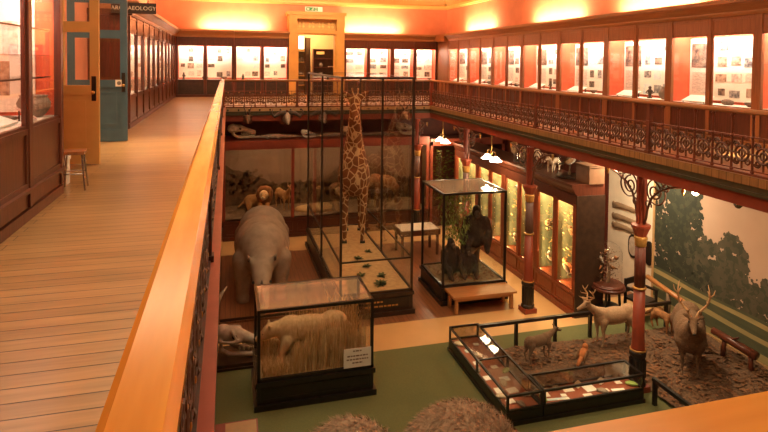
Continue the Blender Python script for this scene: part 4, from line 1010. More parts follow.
# ------------------------------------------------------------------ big glazed cases
def glazed_case(name, label, x0, x1, y0, y1, H, plinth_h, fw_=.045, m='casebrown', topmat='glass_top', mids_x=(), mids_y=(), bar=None, cat='display case', sand=None):
    t = thing(name, label, cat, (x0, y0, .008)); w, d = x1 - x0, y1 - y0
    b = B(); b.box(0, w, 0, d, 0, plinth_h - .06); b.box(-.05, w + .05, -.05, d + .05, 0, .10); b.box(-.03, w + .03, -.03, d + .03, plinth_h - .08, plinth_h)
    b.frame(.06, w - .06, .15, plinth_h - .11, -.012, .0, .03)
    b.build('plinth', m, t)
    if sand:
        b = B(); n = 16; rg = random.Random(9)
        hs = [[plinth_h + .012 + .02 * rg.random() for _ in range(n + 1)] for _ in range(n + 1)]
        vs = [(.04 + (w - .08) * i / n, .04 + (d - .08) * j / n, hs[i][j]) for i in range(n + 1) for j in range(n + 1)]
        b._add(vs, [(i * (n + 1) + j, (i + 1) * (n + 1) + j, (i + 1) * (n + 1) + j + 1, i * (n + 1) + j + 1) for i in range(n) for j in range(n)])
        b.build('ground', sand, t, True)
    def post(x, y): 
        b = B(); b.box(x - fw_ / 2, x + fw_ / 2, y - fw_ / 2, y + fw_ / 2, plinth_h, H - fw_); b.build('post', m, t)
    h2 = fw_ / 2
    for x in (h2, w - h2):
        for y in (h2, d - h2): post(x, y)
    for x in mids_x: post(x * w, d - h2)
    for y in mids_y: post(h2, y * d); post(w - h2, y * d)
    b = B()
    for z in (plinth_h, H - fw_):
        if z > plinth_h: b.build('lower_rails', m, t); b = B()
        b.box(0, w, 0, fw_, z, z + fw_); b.box(0, w, d - fw_, d, z, z + fw_); b.box(0, fw_, fw_, d - fw_, z, z + fw_); b.box(w - fw_, w, fw_, d - fw_, z, z + fw_)
    if bar:
        b.build('upper_rails', m, t); b = B()
        b.box(fw_, w - fw_, 0, fw_ * .6, bar, bar + .035); b.box(0, fw_ * .6, fw_, d - fw_, bar, bar + .03); b.box(w - fw_ * .6, w, fw_, d - fw_, bar, bar + .03)
    b.build('glazing_bar' if bar else 'upper_rails', m, t)
    for (a, c, e, f) in ((fw_, w - fw_, h2 - .004, h2 + .004), (fw_, w - fw_, d - h2 - .004, d - h2 + .004), (h2 - .004, h2 + .004, fw_, d - fw_), (w - h2 - .004, w - h2 + .004, fw_, d - fw_)):
        B().box(a, c, e, f, plinth_h + fw_, H - fw_).build('glass_pane', 'glass', t)
    B().box(fw_ * .5, w - fw_ * .5, fw_ * .5, d - fw_ * .5, H - .012, H - .002).build('glass_top', topmat, t)
    return t
tg = glazed_case('giraffe_case', 'towering dark-framed glass case around the giraffe', 2.42, 4.14, 12.25, 17.65, 5.46, .52, .05, 'casebrown', 'glass_top', (), (.5,), 1.28, sand='sand')
b = B()
b.box(.5, 1.62, -.022, -.012, .15, .40); b.build('name_plate', 'black', tg)
b = B(); rg = random.Random(4)
for row, (z, n, x) in enumerate([(.32, 5, .60), (.22, 8, .58)]):
    for k in range(n):
        wd = rg.uniform(.05, .10); b.box(x, x + wd, -.026, -.022, z, z + .035); x += wd + .025
b.build('gilt_lettering', 'gold', tg)
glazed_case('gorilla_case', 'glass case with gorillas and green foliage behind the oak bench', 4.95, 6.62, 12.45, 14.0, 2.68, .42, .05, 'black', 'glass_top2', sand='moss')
glazed_case('animal_case', 'low wide glass case holding a pale animal among dry reeds', .48, 2.46, 9.37, 10.5, 1.68, .47, .05, 'black', 'glass_top3', sand='sand')
# card in front of the animal case
t = thing('caption_card', 'white caption card at the lower corner of the reed case', 'caption card', (1.93, 9.355, .535))
b = B(); b.box(0, .48, -.006, .002, 0, .33); rg = random.Random(8); b.mi(1)
for row, (z, a, c) in enumerate([(.275, .16, .32), (.19, .06, .42), (.13, .05, .43), (.07, .15, .33)]):
    x = a
    while x < c: wd = rg.uniform(.025, .06); b.box(x, min(x + wd, c), -.009, -.006, z, z + .022); x += wd + .014
b.build('card', ['white', 'stone'], t)

# low oak bench
t = thing('low_bench', 'low oak bench in front of the gorilla case', 'bench', (5.02, 11.86, .008))
b = B(); b.box(-.02, 1.58, -.02, .56, .37, .42)
b.build('bench_top', 'benchwood', t)
b = B(); b.box(.05, 1.5, .04, .07, .29, .37); b.box(.05, 1.5, .47, .5, .29, .37); b.box(.05, .08, .07, .47, .29, .37); b.box(1.47, 1.5, .07, .47, .29, .37); b.build('apron', 'benchwood', t)
for x in (.04, 1.44):
    for y in (.03, .44): B().prism([(x, y), (x + .07, y), (x + .07, y + .07), (x, y + .07)], 'Z', 0, .37).build('leg', 'benchwood', t)
# far table case with pale top
t = thing('table_case', 'low table case with pale lit top beyond the gorilla case', 'display table', (4.95, 15.8, .008))
b = B(); b.box(0, 1.25, 0, .8, .62, .78); b.build('case_body', 'mahog', t)
b = B(); b.box(.04, 1.21, .04, .76, .78, .79); b.build('display_top', 'cream', t)
for x in (.04, 1.14):
    for y in (.04, .70): B().box(x, x + .07, y, y + .06, 0, .62).build('leg', 'mahog_dark', t)

# ------------------------------------------------------------------ L-shaped vitrine of small finds
VZ = .012
def vitrine(label, x0, x1, y0, y1, name, mids=()):
    t = thing(name, label, 'vitrine', (x0, y0, VZ)); w, d = x1 - x0, y1 - y0
    b = B(); b.box(.0, w, 0, d, 0, .21); b.box(-.02, w + .02, -.02, d + .02, 0, .07); b.build('base', 'black', t)
    b = B(); b.box(.03, w - .03, .03, d - .03, .21, .225); b.build('lined_floor', 'vitrinered', t)
    f = .035
    b = B()
    for z in (.22, .46):
        if z > .3: b.build('lower_rails', 'black', t); b = B()
        b.box(0, w, 0, f, z, z + f); b.box(0, w, d - f, d, z, z + f); b.box(0, f, f, d - f, z, z + f); b.box(w - f, w, f, d - f, z, z + f)
    for (mx_, my_) in mids:
        if my_: b.box(f - .01, w - f + .01, my_ - .012, my_ + .012, .465, .49)
    b.build('upper_rails', 'black', t)
    pts = [(0, 0), (w - f, 0), (0, d - f), (w - f, d - f)] + [(0, m[1]) for m in mids if m[1]] + [(w - f, m[1]) for m in mids if m[1]]
    for (x, y) in pts: B().box(x, x + f, y, y + f, .25, .465).build('post', 'black', t)
    for (a, c, e, g) in ((f, w - f, .012, .018), (f, w - f, d - .018, d - .012), (.012, .018, f, d - f), (w - .018, w - .012, f, d - f)):
        B().box(a, c, e, g, .255, .46).build('glass_pane', 'glass', t)
    B().box(f * .6, w - f * .6, f * .6, d - f * .6, .478, .484).build('glass_top', 'glass_top', t)
    return t
vitrine('long low black vitrine pointing away from the mammoth, lamps mirrored in its top', 4.30, 4.94, 7.96, 10.42, 'vitrine', ((0, 1.15),))
vitrine('low black vitrine of cards crossing in front of the deer', 4.96, 6.89, 7.96, 8.46, 'vitrine')
rg = random.Random(21)
cards = [(4.48, 9.45, .2, .14), (4.72, 9.25, .16, .12), (4.45, 8.95, .2, .16), (4.72, 8.85, .22, .16), (4.45, 8.55, .16, .2), (4.68, 8.5, .24, .18), (4.50, 8.22, .18, .14), (4.75, 10.1, .14, .1), (4.5, 9.9, .18, .14),
         (5.15, 8.28, .2, .24), (5.45, 8.15, .12, .1), (5.62, 8.3, .24, .2), (6.0, 8.22, .26, .22), (5.3, 8.08, .5, .07), (6.25, 8.1, .1, .1), (6.6, 8.25, .14, .1), (5.85, 8.06, .2, .08), (6.45, 8.06, .3, .08)]
for i, (x, y, w, d) in enumerate(cards):
    m = ['white', 'cream', 'white', 'photo4', 'cream'][i % 5]
    w *= .78; d *= .78
    b = B(); b.box(-w / 2, w / 2, -d / 2, d / 2, 0, .008); b.box(-w / 2 + .02, w / 2 - .02, -d / 2 + .02, d / 2 - .02, .008, .010)
    arm = 'long vitrine' if x < 4.95 else 'deer-side vitrine'
    k = i + 1 if x < 4.95 else i - 8
    tag(b.build('specimen_card', m, None, False, (x, y, VZ + .226), (0, 0, rg.uniform(-.15, .15))), f'{"pale blue" if m == "photo4" else "off-white"} card in the {arm}, {ORD[k - 1]} counting from its {"far end" if x < 4.95 else "corner post"}', 'card')
finds = [(4.42, 10.15), (4.6, 9.65), (4.38, 9.2), (4.85, 9.05), (4.62, 8.7), (4.4, 8.35), (4.85, 8.3), (4.62, 8.08), (5.05, 8.12), (5.4, 8.33), (5.85, 8.33), (6.3, 8.32), (6.72, 8.38), (6.78, 8.12), (6.15, 8.06)]
for i, (x, y) in enumerate(finds):
    arm = 'long vitrine' if x < 4.95 else 'deer-side vitrine'; k = i if x < 4.95 else i - 8
    b = B(); m = ['bone', 'featherwhite', 'stone', 'leafgreen', 'pottery'][i % 5]
    s = rg.uniform(.8, 1.3)
    b.ell((0, 0, .035), (.075 * s, .05 * s, .034), 12, 8); b.ell((.06 * s, .02, .028), (.04, .035, .027), 10, 7); b.ell((-.055 * s, -.012, .026), (.035, .03, .025), 10, 7)
    tag(b.build('shell_specimen', m, None, True, (x, y, VZ + .226), (0, 0, rg.uniform(0, 3))), f'{["bone", "whitish", "brown", "green", "grey"][i % 5]} lumpy specimen in the {arm}, {ORD[k]} from its {"far end" if x < 4.95 else "corner post"}', 'specimen')
# strip lamp inside the vitrines
area('vitrine strip', (4.36, 9.2, .455), (4.7, 9.2, .2), .03, 2.2, 1.8, (1, .8, .5)).rotation_euler = (0, R(-40), 0)
area('vitrine strip', (5.95, 8.03, .455), (5.95, 8.3, .2), 1.75, .03, 1.6, (1, .8, .5)).rotation_euler = (R(40), 0, 0)

# ------------------------------------------------------------------ deer enclosure
b = B(); n = 44; X0, X1, Y0, Y1 = 5.0, 9.9, 4.5, 10.1
from mathutils import noise as mnoise
vs = []
for i in range(n + 1):
    for j in range(n + 1):
        x = X0 + (X1 - X0) * i / n; y = Y0 + (Y1 - Y0) * j / n
        if y < 8.6 and x < 7.0: x = 7.0 + (x - 5) * .001 if False else x
        vs.append((x, y, .06 + .06 * mnoise.noise(Vector((x * 1.7, y * 1.7, 0))) + .02 * mnoise.noise(Vector((x * 7, y * 7, 3)))))
fs = []
for i in range(n):
    for j in range(n):
        xm = X0 + (X1 - X0) * (i + .5) / n; ym = Y0 + (Y1 - Y0) * (j + .5) / n
        if xm < 7.27 and ym < 8.56: continue
        fs.append((i * (n + 1) + j, (i + 1) * (n + 1) + j, (i + 1) * (n + 1) + j + 1, i * (n + 1) + j + 1))
b._add(vs, fs); tag(b.build('leaf_litter', 'litter', None, True), 'brown leaf-litter ground under the deer', 'ground', kind='stuff')
b = B(); rg = random.Random(2)
for k in range(3200):
    x = rg.uniform(5.1, 9.8); y = rg.uniform(4.6, 10.05)
    if x < 7.28 and y < 8.57: continue
    z = .075 + .06 * mnoise.noise(Vector((x * 1.7, y * 1.7, 0))) + .02 * mnoise.noise(Vector((x * 7, y * 7, 3)))
    a = rg.uniform(0, 6.28); l = rg.uniform(.03, .075); w = l * rg.uniform(.3, .6); tz = rg.uniform(0, .04)
    c, s_ = math.cos(a), math.sin(a)
    b._add([(x - l * c, y - l * s_, z), (x + w * s_, y - w * c, z + tz), (x + l * c, y + l * s_, z + .01), (x - w * s_, y + w * c, z + tz * .6)], [(0, 1, 2, 3)])
tag(b.build('fallen_leaves', 'leafbits'), 'scattered dry brown leaves on the ground of the deer enclosure', 'leaves', kind='stuff')
t = thing('barrier_rail', 'black barrier rail on posts along the far side of the deer enclosure', 'railing', (4.86, 10.2, .012))
b = B(); b.box(0, 4.6, -.035, .035, .50, .56); b.build('top_rail', 'black', t)
for x in (.82, 1.72, 2.56, 3.5, 4.5): B().box(x - .03, x + .03, -.03, .03, 0, .50).build('post', 'black', t)
t = thing('barrier_rail', 'low black barrier rail running towards the viewer from the card vitrine', 'railing', (7.02, 7.9, .012), -PI / 2)
b = B(); b.box(0, 3.2, -.03, .03, .40, .46); b.build('top_rail', 'black', t)
for x in (.05, 1.4, 3.0): B().box(x - .03, x + .03, -.03, .03, 0, .40).build('post', 'black', t)
# rustic log fence by the mural, and a red-brown log
b = B(); b.tube([(9.58, 11.05, .80), (9.6, 10.4, .70), (9.62, 9.75, .60)], [.06, .055, .05], 9)
tag(b.build('rustic_rail', 'benchwood', None, True), 'brown rustic rail slanting along the foot of the mural', 'rail')
b = B(); b.tube([(9.6, 10.4, 0), (9.6, 10.4, .66)], .05, 8); tag(b.build('rustic_post', 'bark', None, True), 'short rustic post under the slanting brown rail', 'post')
b = B(); b.tube([(9.42, 9.0, .48), (9.5, 8.1, .40)], [.07, .085], 10); b.tube([(9.46, 8.6, .48), (9.40, 8.4, .62)], [.03, .015], 6); b.tube([(9.45, 8.8, .0), (9.45, 8.75, .44)], .045, 7); b.tube([(9.5, 8.2, .0), (9.5, 8.22, .38)], .045, 7)
tag(b.build('fallen_log', 'mahog', None, True), 'red-brown fallen log propped beside the stag, by the mural', 'log')

# ------------------------------------------------------------------ far diorama
DY0, DY1, DZ = 18.62, 20.2, 3.22
t = thing('diorama', 'long red-framed savanna diorama across the far end of the lower hall', 'diorama', (-.14, DY0, .008)); w = 6.98
b = B(); b.box(0, w, 0, DY1 - DY0, 0, .62); b.box(0, w, -.03, 0, 0, .12); b.box(0, w, -.02, 0, .56, .64)
for i in range(3): b.frame(i * w / 3 + .06, (i + 1) * w / 3 - .06, .16, .52, -.015, 0, .05)
b.build('base', 'mahog', t)
b = B(); b.box(0, w, 0, DY1 - DY0, 3.10, DZ - .008); b.box(0, w, -.03, .05, 2.93, 3.0); b.box(0, w, -.05, .05, 3.0, 3.21); b.build('top_beam', 'redpaint', t)
for x in (.03, 2.22, 4.55, w - .05):
    B().box(x - .05, x + .05, -.01, .06, .62, 2.95).build('mullion', 'redpaint', t)
for a, c in ((.08, 2.17), (2.27, 4.5), (4.6, w - .1)): B().box(a, c, .02, .028, .64, 2.93).build('glass_pane', 'glass_dark', t)
b = B(); b.box(0, w, 1.5, 1.56, .62, 3.1); b.build('painted_backdrop', 'savsky', t)
b = B(); rg = random.Random(6)
def hill(y, base, amp, f, ph, m):
    b.mi(m); n = 60
    top = [base + amp * (math.sin(f * i / n * 6.28 + ph) + .5 * mnoise.noise(Vector((i * .35, ph, 0)))) for i in range(n + 1)]
    for i in range(n):
        x0_, x1_ = w * i / n, w * (i + 1) / n
        b._add([(x0_, y, .62), (x1_, y, .62), (x1_, y, max(.7, top[i + 1])), (x0_, y, max(.7, top[i]))], [(0, 1, 2, 3)])
hill(1.494, 1.75, .35, 1.5, 1.6, 0); hill(1.488, 1.25, .2, 2.4, .3, 1)
for k in range(900):
    u = rg.uniform(.1, w - .1); z = rg.uniform(.8, 1.5) + (.55 if u < 1.3 or 4.3 < u < 6 else 0) * rg.random(); r = rg.uniform(.03, .09)
    b.mi(rg.choice([0, 1, 1])); b.poly([(u + r * rg.uniform(.6, 1.1) * math.cos(a), 1.482, z + r * rg.uniform(.6, 1.1) * math.sin(a)) for a in [i * .785 for i in range(8)]])
b.build('painted_scrub', ['savhill', 'savbush'], t)['kind'] = 'stuff'
b = B(); n = 30; vs = []
for i in range(n + 1):
    for j in range(9):
        x = .06 + (w - .12) * i / n; y = .06 + 1.42 * j / 8; vs.append((x, y, .66 + .06 * j / 8 + .10 * max(0, mnoise.noise(Vector((x * 1.2, y * 2, 5)))) ))
b._add(vs, [(i * 9 + j, (i + 1) * 9 + j, (i + 1) * 9 + j + 1, i * 9 + j + 1) for i in range(n) for j in range(8)]); b.build('ground', 'bark', t, True)
b = B(); b.tube([(.2, .12, 3.03), (2.1, .12, 3.03)], .02, 6); b.tube([(2.4, .12, 3.03), (4.4, .12, 3.03)], .02, 6); b.tube([(4.7, .12, 3.03), (6.8, .12, 3.03)], .02, 6); b.build('light_tube', 'tube', t)
for x in (1.1, 3.4, 5.7): area('diorama lamp', (x, DY0 + .3, 3.05), (x, DY0 + .9, .8), 1.8, .15, 9, (1, .62, .30))
# the red-framed dark cabinet at its end
t = thing('corner_cabinet', 'dark corner cabinet with green leafy contents behind a red frame, under the far corner', 'display case', (6.92, 18.72, .008)); 
b = B(); b.box(0, 2.9, 0, .9, 0, .7); b.box(0, 2.9, .84, .9, .7, 3.0); b.box(0, .05, .05, .9, .7, 3.0); b.box(2.85, 2.9, .05, .9, .7, 3.0); b.box(0, 2.9, 0, .9, 2.95, 3.1); b.build('carcass', 'mahog_dark', t)
for x in (0.0, .95, 1.9, 2.8): B().box(x, x + .09, -.03, .05, .0, 3.0).build('stile', 'redpaint', t)
b = B(); b.box(0, 2.9, -.03, .05, 2.85, 3.1); b.build('header', 'redpaint', t)
for i in range(3): B().box(i * .95 + .09, i * .95 + .95, .0, .008, .7, 2.85).build('glass_pane', 'glass_dark', t)
b = B(); rg = random.Random(13)
for k in range(500):
    x, y, z = rg.uniform(.2, 2.7), rg.uniform(.2, .75), rg.uniform(.75, 2.6); a = rg.uniform(0, 6.28); l = rg.uniform(.05, .12)
    b._add([(x, y, z), (x + l * math.cos(a), y - .03, z + l * .6), (x + 1.6 * l * math.cos(a), y, z + l * .2), (x + l * math.cos(a), y + .03, z - l * .1)], [(0, 1, 2, 3)])
b.build('foliage', 'leafgreen', t)['kind'] = 'stuff'
area('corner cabinet lamp', (8.3, 18.9, 3.0), (8.3, 19.2, 1), 2.2, .1, 3, (1, .7, .4))
# ------------------------------------------------------------------ giraffe
t = thing('giraffe', 'tall stuffed giraffe facing the viewer in its glass case', 'stuffed animal', (3.55, 15.95, .545), -.2)
caps = []
for s in (-1, 1):
    caps += [[((s * .26, -.02, 2.0), .22), ((s * .27, 0, 1.35), .13), ((s * .26, -.02, .82), .10), ((s * .26, 0, .75), .10), ((s * .26, 0, .18), .065), ((s * .26, -.02, .07), .07), ((s * .26, -.04, .03), .075)],
             [((s * .20, 1.15, 1.75), .22), ((s * .21, 1.22, 1.25), .12), ((s * .21, 1.28, .85), .075), ((s * .21, 1.22, .2), .05), ((s * .21, 1.2, .04), .07)],
             [((s * .09, -.62, 4.22), .06), ((s * .24, -.58, 4.34), .085), ((s * .38, -.56, 4.44), .03)],
             [((s * .06, -.60, 4.28), .035), ((s * .075, -.58, 4.46), .03), ((s * .08, -.58, 4.50), .042)]]
caps += [[((0, -.05, 2.35), .38), ((0, .10, 2.8), .30), ((0, -.18, 3.2), .225), ((0, -.42, 3.75), .165), ((0, -.55, 4.1), .15)],
         [((0, -.56, 4.18), .18), ((0, -.72, 4.02), .135), ((0, -.92, 3.78), .085), ((0, -.98, 3.70), .08)],
         [((0, 1.4, 2.0), .05), ((0, 1.5, 1.4), .025), ((0, 1.52, 1.0), .05)]]
ells = [((0, .05, 1.95), (.48, .50, .62)), ((0, .55, 2.0), (.40, .75, .48)), ((0, 1.05, 1.95), (.36, .42, .46)), ((0, .1, 2.5), (.28, .45, .38))]
organic('body', caps, ells, .028, 'giraffe', t)
for s in (-1, 1):
    B().ell((s * .125, -.66, 4.14), (.02, .03, .03), 8, 6).build('eye', 'socket', t, True)
    for y in (-.04, 1.2): b = B(); b.prism([(s * (.26 if y < 0 else .21) - .07, y - .09), (s * (.26 if y < 0 else .21) + .07, y - .09), (s * (.26 if y < 0 else .21) + .065, y + .06), (s * (.26 if y < 0 else .21) - .065, y + .06)], 'Z', -.01, .07); b.build('hoof', 'hoof', t)
# plants on the sand round the giraffe
rg = random.Random(31)
def leafy(bm, c, r, n, h):
    for k in range(n):
        a = rg.uniform(0, 6.28); el = rg.uniform(.2, 1.2); l = r * rg.uniform(.6, 1.1)
        p = Vector(c); d = Vector((math.cos(a) * math.cos(el), math.sin(a) * math.cos(el), math.sin(el) * h))
        side = Vector((-math.sin(a), math.cos(a), 0)) * l * .16
        q = p + d * l * .55; e = p + d * l - Vector((0, 0, l * .15))
        bm._add([p, q + side, e, q - side], [(0, 1, 2, 3)])
for i, (x, y, r) in enumerate([(3.35, 14.5, .3), (3.45, 13.9, .26), (3.15, 13.3, .3), (3.65, 13.2, .28), (3.5, 12.7, .36), (3.75, 15.0, .24)]):
    b = B(); leafy(b, (0, 0, 0), r * .65, 30, .7)
    tag(b.build('low_plant', 'dullleaf', None, False, (x, y, .552)), f'low green plant on the giraffe sand, {ORD[i]} ' + 'of six counted in planting order' if False else ['low green plant on the sand a little before the giraffe feet', 'low green plant midway along the giraffe case floor', 'green plant on the sand by the rhinoceros side of the giraffe case', 'green plant on the sand by the bench side of the giraffe case', 'largest green plant, just inside the front glass of the giraffe case', 'small green plant beside the giraffe hooves'][i], 'plant')

# ------------------------------------------------------------------ rhinoceros on its stand
t = thing('animal_stand', 'low red-brown stand under the rhinoceros', 'stand', (-.15, 12.75, .008))
b = B(); b.box(0, 2.05, 0, 4.2, 0, .10); b.box(-.03, 2.08, -.03, 4.23, 0, .04); b.build('platform', 'parquet', t)
b = B(); b.box(0, 2.05, -.012, 0, .045, .098); b.build('front_board', 'casebrown', t)
t = thing('rhinoceros', 'large grey-brown rhinoceros facing the viewer with lowered head', 'stuffed animal', (.86, 14.6, .11), -.06)
caps = []
for s in (-1, 1):
    caps += [[((s * .42, -.95, .95), .30), ((s * .44, -1.0, .5), .19), ((s * .44, -1.0, .16), .155), ((s * .44, -1.03, .05), .17)],
             [((s * .42, 1.15, .95), .33), ((s * .44, 1.25, .5), .20), ((s * .44, 1.22, .16), .155), ((s * .44, 1.2, .05), .17)],
             [((s * .19, -1.66, 1.08), .06), ((s * .29, -1.64, 1.20), .07), ((s * .33, -1.64, 1.31), .03)]]
caps += [[((0, -.9, 1.20), .50), ((0, -1.3, 1.05), .37), ((0, -1.62, .95), .26)], [((0, -1.68, .95), .26), ((0, -2.0, .74), .185), ((0, -2.3, .48), .16), ((0, -2.42, .38), .15)], [((0, 1.6, 1.3), .06), ((0, 1.72, .8), .04)]]
ells = [((0, 0, 1.05), (.70, 1.25, .62)), ((0, -.75, 1.18), (.60, .65, .60)), ((0, 1.0, 1.12), (.64, .70, .62))]
organic('body', caps, ells, .045, 'rhino', t, 5)
b = B(); b.tube([(0, -2.46, .50), (0, -2.58, .68), (0, -2.58, .90)], [.085, .05, .012], 10); b.build('front_horn', 'horn', t, True)
b = B(); b.tube([(0, -2.12, .72), (0, -2.2, .83), (0, -2.2, .92)], [.06, .035, .01], 10); b.build('rear_horn', 'horn', t, True)
for s in (-1, 1):
    B().ell((s * .19, -2.0, .80), (.03, .04, .03), 8, 6).build('eye', 'socket', t, True)
    B().ell((s * .292, -1.70, 1.21), (.03, .02, .055), 8, 6).build('ear_hollow', 'horn', t, True)
    B().ell((s * .07, -2.555, .40), (.025, .02, .02), 8, 6).build('nostril', 'socket', t, True)

# ------------------------------------------------------------------ pale animal in the reeds
t = thing('pale_animal', 'pale tan stuffed animal prowling head-down through the dry reeds', 'stuffed animal', (1.45, 9.98, .49), -PI / 2)
caps = []
for s in (-1, 1):
    caps += [[((s * .13, -.42, .42), .12), ((s * .14, -.46 - s * .06, .22), .065), ((s * .14, -.42 - s * .10, .06), .045), ((s * .14, -.48 - s * .10, .035), .05)],
             [((s * .12, .42, .45), .15), ((s * .14, .50, .28), .085), ((s * .14, .58, .16), .05), ((s * .14, .52, .035), .05)],
             [((s * .07, -.74, .61), .04), ((s * .11, -.74, .69), .03)]]
caps += [[((0, -.40, .57), .17), ((0, -.60, .58), .135), ((0, -.74, .55), .12)], [((0, -.76, .53), .11), ((0, -.88, .46), .07), ((0, -.94, .43), .052)],
         [((0, .58, .60), .05), ((0, .78, .45), .035), ((0, .92, .22), .03)]]
ells = [((0, -.05, .55), (.20, .55, .22)), ((0, -.36, .55), (.20, .28, .24)), ((0, .40, .58), (.20, .28, .22))]
organic('body', caps, ells, .022, 'palefur', t)
for s in (-1, 1): B().ell((s * .062, -.85, .535), .013, 8, 6).build('eye', 'socket', t, True)
B().ell((0, -.985, .44), (.03, .018, .02), 8, 6).build('nose', 'socket', t, True)
b = B(); rg = random.Random(12)
def blade(bm, p, h, lean, w):
    a = rg.uniform(0, 6.28); p = Vector(p); d = Vector((math.cos(a), math.sin(a), 0))
    s_ = Vector((-d.y, d.x, 0)) * w
    m_ = p + d * lean * .4 + Vector((0, 0, h * .6)); e = p + d * lean + Vector((0, 0, h))
    bm._add([p - s_, p + s_, m_ + s_ * .7, m_ - s_ * .7], [(0, 1, 2, 3)]); bm._add([m_ - s_ * .7, m_ + s_ * .7, e], [(0, 1, 2)])
for k in range(4200):
    x = rg.uniform(.58, 2.36); y = rg.choice([rg.uniform(9.46, 9.75), rg.uniform(10.2, 10.4), rg.uniform(9.46, 10.4)])
    h = rg.uniform(.12, .42) if x < 1.1 else rg.uniform(.25, .95)
    if y < 9.8: h *= .62 if x < 1.35 else .95
    h = min(h, .95); lean = rg.uniform(.02, .3)
    if not (.6 < x < 2.3): lean *= .3
    b.mi(1 if rg.random() < .45 else 0)
    blade(b, (x, y, .49), h, min(lean, .05 + .2 * rg.random()) if 9.55 < y < 10.3 else min(lean, .07), rg.uniform(.004, .010))
tag(b.build('dry_reeds', ['reed', 'reedlight']), 'dense dry straw-coloured reeds around the pale animal', 'reeds', kind='stuff')
for i, (x, y, ln) in enumerate([(2.05, 10.2, 1), (2.25, 9.95, -1), (1.85, 10.3, -1)]):
    b = B(); b.tube([(0, 0, 0), (.03 * ln, 0, .35), (-.02, 0, .7), (.06 * ln, 0, 1.08)], [.018, .014, .010, .004], 6)
    for k in range(7):
        z = .3 + k * .1; s = 1 if k % 2 else -1; b.tube([(.01, 0, z), (s * .09, rg.uniform(-.05, .05), z + .14), (s * (.11 if x + s * .16 < 2.36 else .06), rg.uniform(-.05, .05), z + .26)], [.009, .006, .002], 5)
    tag(b.build('bare_branch', 'reed', None, True, (x, y, .49)), ['tall forked bare branch standing in the reeds, tallest of three', 'bare branch against the end glass of the reed case', 'bare branch rising behind the rump of the pale animal'][i], 'branch')

# ------------------------------------------------------------------ gorillas and foliage
def gorilla(label, p, rz, s, up=False):
    t = thing('gorilla', label, 'stuffed animal', p, rz); t.scale = (s, s, s)
    caps = []
    for q in (-1, 1):
        arm = [((q * .24, -.02, .78), .12), ((q * .34, -.12, .50), .095), ((q * .30, -.34, .26), .075), ((q * .26, -.42, .12), .06)] if not up else [((q * .24, -.02, .78), .12), ((q * .36, -.12, .95), .09), ((q * .30, -.25, 1.2), .07), ((q * .26, -.28, 1.3), .055)]
        caps += [arm, [((q * .15, 0, .22), .15), ((q * .26, -.30, .28), .11), ((q * .25, -.36, .08), .08), ((q * .25, -.48, .05), .055)]]
    caps += [[((0, .02, .25), .24), ((0, .02, .55), .25), ((0, 0, .80), .20)], [((0, -.04, .95), .13), ((0, -.05, 1.06), .12)], [((0, -.10, .95), .10), ((0, -.18, .92), .07)]]
    organic('body', caps, [((0, -.02, 1.12), (.09, .10, .07))], .028, 'darkfur', t)
    b = B(); b.ell((0, -.17, .99), (.075, .05, .085), 12, 8); b.ell((0, -.215, .925), (.06, .045, .05), 12, 8); b.build('face', 'horn', t, True)
    return t
gorilla('largest dark gorilla seated high on a sloping trunk in the glass case', (6.2, 13.3, 1.02), -.3, .95, False)
gorilla('dark gorilla sitting low under the green foliage in the case', (5.4, 13.1, .46), .3, .8)
gorilla('smaller dark ape between the trunk and the foliage', (5.82, 12.95, .46), -.1, .62)
b = B(); b.tube([(5.7, 12.9, .44), (5.95, 13.2, .95), (6.25, 13.45, 1.02), (6.45, 13.6, 1.0)], [.11, .10, .10, .08], 9); b.tube([(5.85, 13.1, .8), (5.75, 13.35, 1.5), (5.6, 13.4, 2.2), (5.7, 13.4, 2.5)], [.07, .05, .035, .02], 8); b.tube([(6.3, 13.5, .44), (6.32, 13.48, 1.0)], [.09, .08], 8)
tag(b.build('tree_trunk', 'bark', None, True), 'sloping forked tree trunk inside the gorilla case', 'tree trunk')
b = B(); rg = random.Random(14)
for k in range(1500):
    a = rg.uniform(0, 6.28); q = math.sqrt(rg.random()); z = rg.uniform(-.9, .35)
    rr_ = .45 * (1 - max(0, -z - .1) * .6); x = 5.62 + rr_ * q * math.cos(a); y = 13.3 + .45 * q * math.sin(a); z = 2.18 + z
    l = rg.uniform(.05, .13); a2 = rg.uniform(0, 6.28); d = Vector((.5 * math.cos(a2), .5 * math.sin(a2), -.8)) * l; sd = Vector((-math.sin(a2), math.cos(a2), 0)) * l * .14
    p = Vector((x, y, min(z, 2.55))); b._add([p, p + d * .5 + sd, p + d, p + d * .5 - sd], [(0, 1, 2, 3)])
tag(b.build('green_foliage', 'leafgreen'), 'drooping bright green foliage above the apes in the case', 'foliage', kind='stuff')
b = B()
for k in range(400):
    x, y = rg.uniform(5.05, 6.55), rg.uniform(12.55, 13.9); a = rg.uniform(0, 6.28); l = rg.uniform(.04, .10)
    p = Vector((x, y, .46)); d = Vector((math.cos(a), math.sin(a), .5)) * l; sd = Vector((-math.sin(a), math.cos(a), 0)) * l * .25
    b._add([p, p + d * .5 + sd, p + d, p + d * .5 - sd], [(0, 1, 2, 3)])
tag(b.build('ground_leaves', 'leafbits'), 'fallen leaves over the floor of the gorilla case', 'leaves', kind='stuff')

